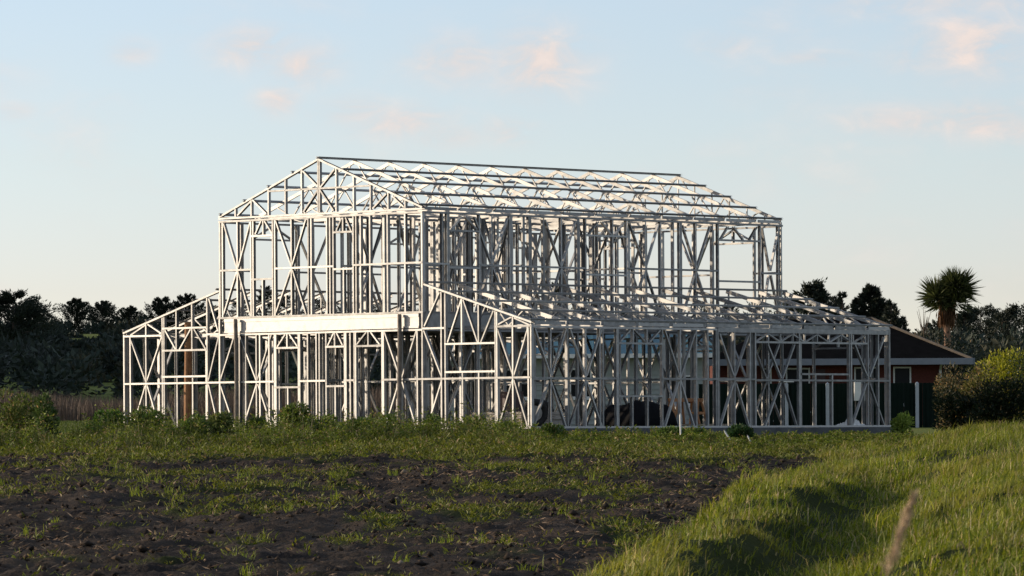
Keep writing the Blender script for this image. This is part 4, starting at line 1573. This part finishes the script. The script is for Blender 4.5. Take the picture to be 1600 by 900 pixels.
def cabbage_tree():
    Y = 205
    t = at_px(1481, 560, Y)
    z0 = gz(t.x, Y)
    o = empty('cabbage_tree', (t.x, Y, z0))
    tag(o, 'cabbage tree with two spiky heads above the brick house roof', 'tree')

    def zz(py):
        return CZ + (681.1 - py) / FPX * Y - z0
    k = Y / FPX
    mb = MB()
    mb.tube([(0, 0, -.2), (0, 0, zz(520)), (-.02, 0, zz(500))], [.16, .13, .12], 10)
    mb.tube([(-.02, 0, zz(505)), (-10 * k, 0, zz(480)), (-12 * k, 0, zz(462))], [.15, .12, .09], 8)
    mb.tube([(0, 0, zz(505)), (10 * k, 0, zz(478)), (15 * k, 0, zz(455))], [.15, .12, .09], 8)
    mb.build('trunk', mat_basic('cabbage_tree_bark', (.20, .11, .07), .9, scale=5, bump=.4), o)
    for hx, hy, R, n in ((-16, 468, .80, 430), (17, 458, .92, 460), (10, 450, .70, 240), (-8, 478, .72, 260), (14, 478, .74, 240)):
        r = RNG.normal(size=(n, 3))
        r /= np.linalg.norm(r, axis=1, keepdims=True)
        r[:, 2] = np.where(r[:, 2] < -.55, -r[:, 2], r[:, 2])
        c = np.array([hx * k, RNG.uniform(-.15, .15), zz(hy)])
        P = c + r * .12
        ln = R * RNG.uniform(.7, 1.15, n)
        # two-piece drooping sword leaves
        W = RNG.uniform(.035, .06, n)
        t_ = tints(n, (.030, .042, .014), (.085, .095, .034), .2)
        V, F3, C = leaves(P, r, ln, W * 1.3, t_, .15)
        link('leaf_head', fast_mesh('leaf_head', V, F3, None, C), o, None, LEAF)
    n = 420
    a = RNG.uniform(0, 6.28, n)
    hz = RNG.uniform(0, 1, n)
    P = np.stack([np.cos(a) * .20 + RNG.normal(0, .07, n), np.sin(a) * .20, zz(480) + (zz(500) - zz(480)) * hz], 1)
    D = np.stack([np.cos(a) * .12, np.sin(a) * .12, -np.ones(n)], 1)
    V, F3, C = leaves(P, D, RNG.uniform(.3, .6, n), RNG.uniform(.05, .08, n), tints(n, (.08, .04, .02), (.17, .085, .042), .3))
    link('dead_leaf_skirt', fast_mesh('dead_leaf_skirt', V, F3, None, C), o, None, STRAWM)


cabbage_tree()


def bare_tree():
    Y = 300
    t = at_px(1444, 486, Y)
    z0 = gz(t.x, Y)
    o = empty('bare_tree', (t.x, Y, z0))
    tag(o, 'small leafless tree left of the cabbage tree', 'tree')
    Ht = t.z - z0
    mb = MB()
    mb.tube([(0, 0, -.1), (0, 0, Ht * .6)], [.12, .06], 6)
    mb.build('trunk', BARK, o)
    mb = MB()
    rr = random.Random(5)
    for i in range(34):
        s = Vector((0, 0, Ht * rr.uniform(.45, .75)))
        a = rr.uniform(0, 6.28)
        L = rr.uniform(.4, 1.0)
        e = Vector((math.cos(a) * L * .5, math.sin(a) * L * .5, min(Ht, s.z + L * 1.6)))
        mb.tube([s, s.lerp(e, .5) + Vector((0, 0, -.1)), e], [.03, .02, .008], 4, cap=False)
    mb.build('branches', BARK, o)


bare_tree()

# right-hand shrubs
bush(1582, 152, 2.4, 2.3, 'tall yellow green shrub lit by the sun at the right edge', 14000, ((.085, .10, .010), (.27, .25, .035)), (.07, .14), 2.4, lumps=22, brown=.0, name='shrub', cat='shrub')
bush(1527, 150, 1.4, 1.9, 'brownish leafy shrub left of the tall yellow green one', 5200, ((.035, .042, .010), (.11, .095, .033)), (.06, .12), 1.6, lumps=16, brown=.12, name='shrub', cat='shrub')
bush(1486, 151, 1.1, 1.85, 'speckled shrub hiding the right end of the brick house', 3600, ((.035, .04, .016), (.10, .085, .045)), (.05, .10), 1.2, lumps=14, brown=.22, name='shrub', cat='shrub')
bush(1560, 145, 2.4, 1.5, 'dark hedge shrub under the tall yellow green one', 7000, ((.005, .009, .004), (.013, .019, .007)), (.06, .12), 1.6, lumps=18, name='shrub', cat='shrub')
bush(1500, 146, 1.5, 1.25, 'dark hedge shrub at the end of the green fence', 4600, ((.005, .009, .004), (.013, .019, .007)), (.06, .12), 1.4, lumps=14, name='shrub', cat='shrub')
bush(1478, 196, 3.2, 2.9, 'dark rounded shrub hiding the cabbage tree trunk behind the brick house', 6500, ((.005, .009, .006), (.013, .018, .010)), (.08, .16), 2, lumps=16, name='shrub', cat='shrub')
bush(1640, 147, 2.2, 2.4, 'dark shrub just beyond the right edge of the picture', 4600, ((.012, .02, .008), (.03, .04, .014)), (.06, .12), 2, lumps=14, name='shrub', cat='shrub')


# ------------------------------------------------------------------ far ground cover
def reeds():
    n = 26000
    x = RNG.uniform(-33, 12, n)
    y = RNG.uniform(236, 268, n)
    top = 1.25 + .75 * fbm(x * .35, y * .2, 201, 3) - .5 * np.exp(-((x + 19.5) / 3.0) ** 2)
    H = top * RNG.uniform(.55, 1.15, n)
    P = np.stack([x, y, ground(x, y) - .05], 1)
    V, F3, F4, C = blades(P, H, RNG.uniform(.03, .07, n), np.clip(RNG.normal(.15, .12, n), 0, .6), RNG.uniform(0, 6.28, n), tints(n, (.085, .062, .048), (.17, .125, .095), .22))
    me = fast_mesh('reed_bed', V, F3, F4, C)
    tag(link('reed_bed', me, mat=STRAWM), 'strip of dry brown reeds below the wooded hillside', 'reeds', kind='stuff')


reeds()


def meadow():
    n = 60000
    x = RNG.uniform(-24, -4, n)
    y = RNG.uniform(132, 238, n)
    k = in_view(x, y, 1) & ~on_slab(x, y, .2)
    x, y = x[k], y[k]
    n = len(x)
    P = np.stack([x, y, ground(x, y) - .01], 1)
    V, F3, F4, C = blades(P, RNG.uniform(.06, .18, n), RNG.uniform(.02, .035, n), np.clip(RNG.normal(.5, .3, n), 0, 1.1), RNG.uniform(0, 6.28, n), tints(n, (.055, .085, .018), (.11, .13, .032), .2))
    tag(link('meadow_grass', fast_mesh('meadow_grass', V, F3, F4, C), mat=GRASS), 'short bright pasture grass between the bushes and the reeds', 'grass', kind='stuff')


meadow()


def hillside_scrub():
    """the wooded hillside: thousands of small crowns that read as one dark mass"""
    r = np.random.default_rng(77)
    nb = 1800
    x = r.uniform(-80, 100, nb)
    y = 285 + 430 * r.uniform(0, 1, nb) ** .75
    pxs = x / y * FPX + 800
    keep = ~((np.abs(pxs - 128) < 40) & (y > 612) & (y < 668))       # the open paddock
    keep &= ~((x > 20) & (y < 330))
    x, y, pxs = x[keep], y[keep], pxs[keep]
    nb = len(x)
    zg = ground(x, y)
    hh = r.uniform(1.8, 4.6, nb)
    # the wood keeps below the brow; the skyline belongs to the tall trees
    row = np.where(np.abs(pxs - 128) < 40, 524, 500 + 12 * np.sin(pxs * .05) + r.uniform(-8, 8, nb))
    row = np.where(y > 668, 490 + r.uniform(-6, 6, nb), row)
    lim = CZ + (681 - row) / FPX * y - zg - .55
    hh = np.clip(np.minimum(hh, lim / 1.05), .25, None)
    k = 150
    ids = np.repeat(np.arange(nb), k)
    n = len(ids)
    d = r.normal(size=(n, 3))
    d /= np.linalg.norm(d, axis=1, keepdims=True)
    d[:, 2] = np.abs(d[:, 2])
    rad = r.uniform(.55, 1.05, n)
    w = np.maximum(hh, 1.2) * r.uniform(.5, .85, nb)
    P = np.stack([x[ids] + d[:, 0] * w[ids] * rad, y[ids] + d[:, 1] * w[ids] * rad, zg[ids] + d[:, 2] * hh[ids] * rad * .9], 1)
    D = d + r.normal(0, .6, (n, 3))
    tone = r.uniform(.55, 1.2, nb)[ids][:, None]
    brown = (r.uniform(0, 1, nb) < .16)[ids][:, None]
    c = tints(n, (.019, .031, .025), (.040, .052, .036), .3) * tone  # aerial haze put into the colour: greens lifted and blued
    c = np.where(brown, c * np.array([1.7, 1.2, .9]), c)
    V, F3, C = leaves(P, D, r.uniform(.35, .85, n), r.uniform(.2, .42, n), c)
    tag(link('hillside_wood', fast_mesh('hillside_wood', V, F3, None, C), mat=NEEDLE), 'dark wooded hillside behind the house', 'wood', kind='stuff')


hillside_scrub()


# unseen hill added off to the left to keep the low sun off the wood
def unseen_shade_hill():
    xs = np.linspace(-420, -120, 26)
    ys = np.linspace(250, 1000, 120)
    X, Y = np.meshgrid(xs, ys)
    h = 62 * sstep(0, 1, (-120 - X) / 170) * sstep(250, 330, Y) * (.8 + .35 * fbm(X * .02, Y * .02, 301, 3)) * (1 - .93 * np.exp(-((Y - 672) / 34) ** 2))  # dip in the added hill lets sun through to the paddock
    Zg = ground(X, Y) + h - .5
    nx = len(xs)
    i = np.arange((len(ys) - 1) * (nx - 1))
    q = (i // (nx - 1)) * nx + i % (nx - 1)
    me = fast_mesh('unseen_shade_hill', np.stack([X.ravel(), Y.ravel(), Zg.ravel()], 1), F4=np.stack([q, q + 1, q + nx + 1, q + nx], 1), smooth=True)
    o = link('added_shade_hill', me, mat=mat_basic('shade_hill_pasture', (.05, .07, .02), .95, scale=.05))
    tag(o, kind='structure')


unseen_shade_hill()
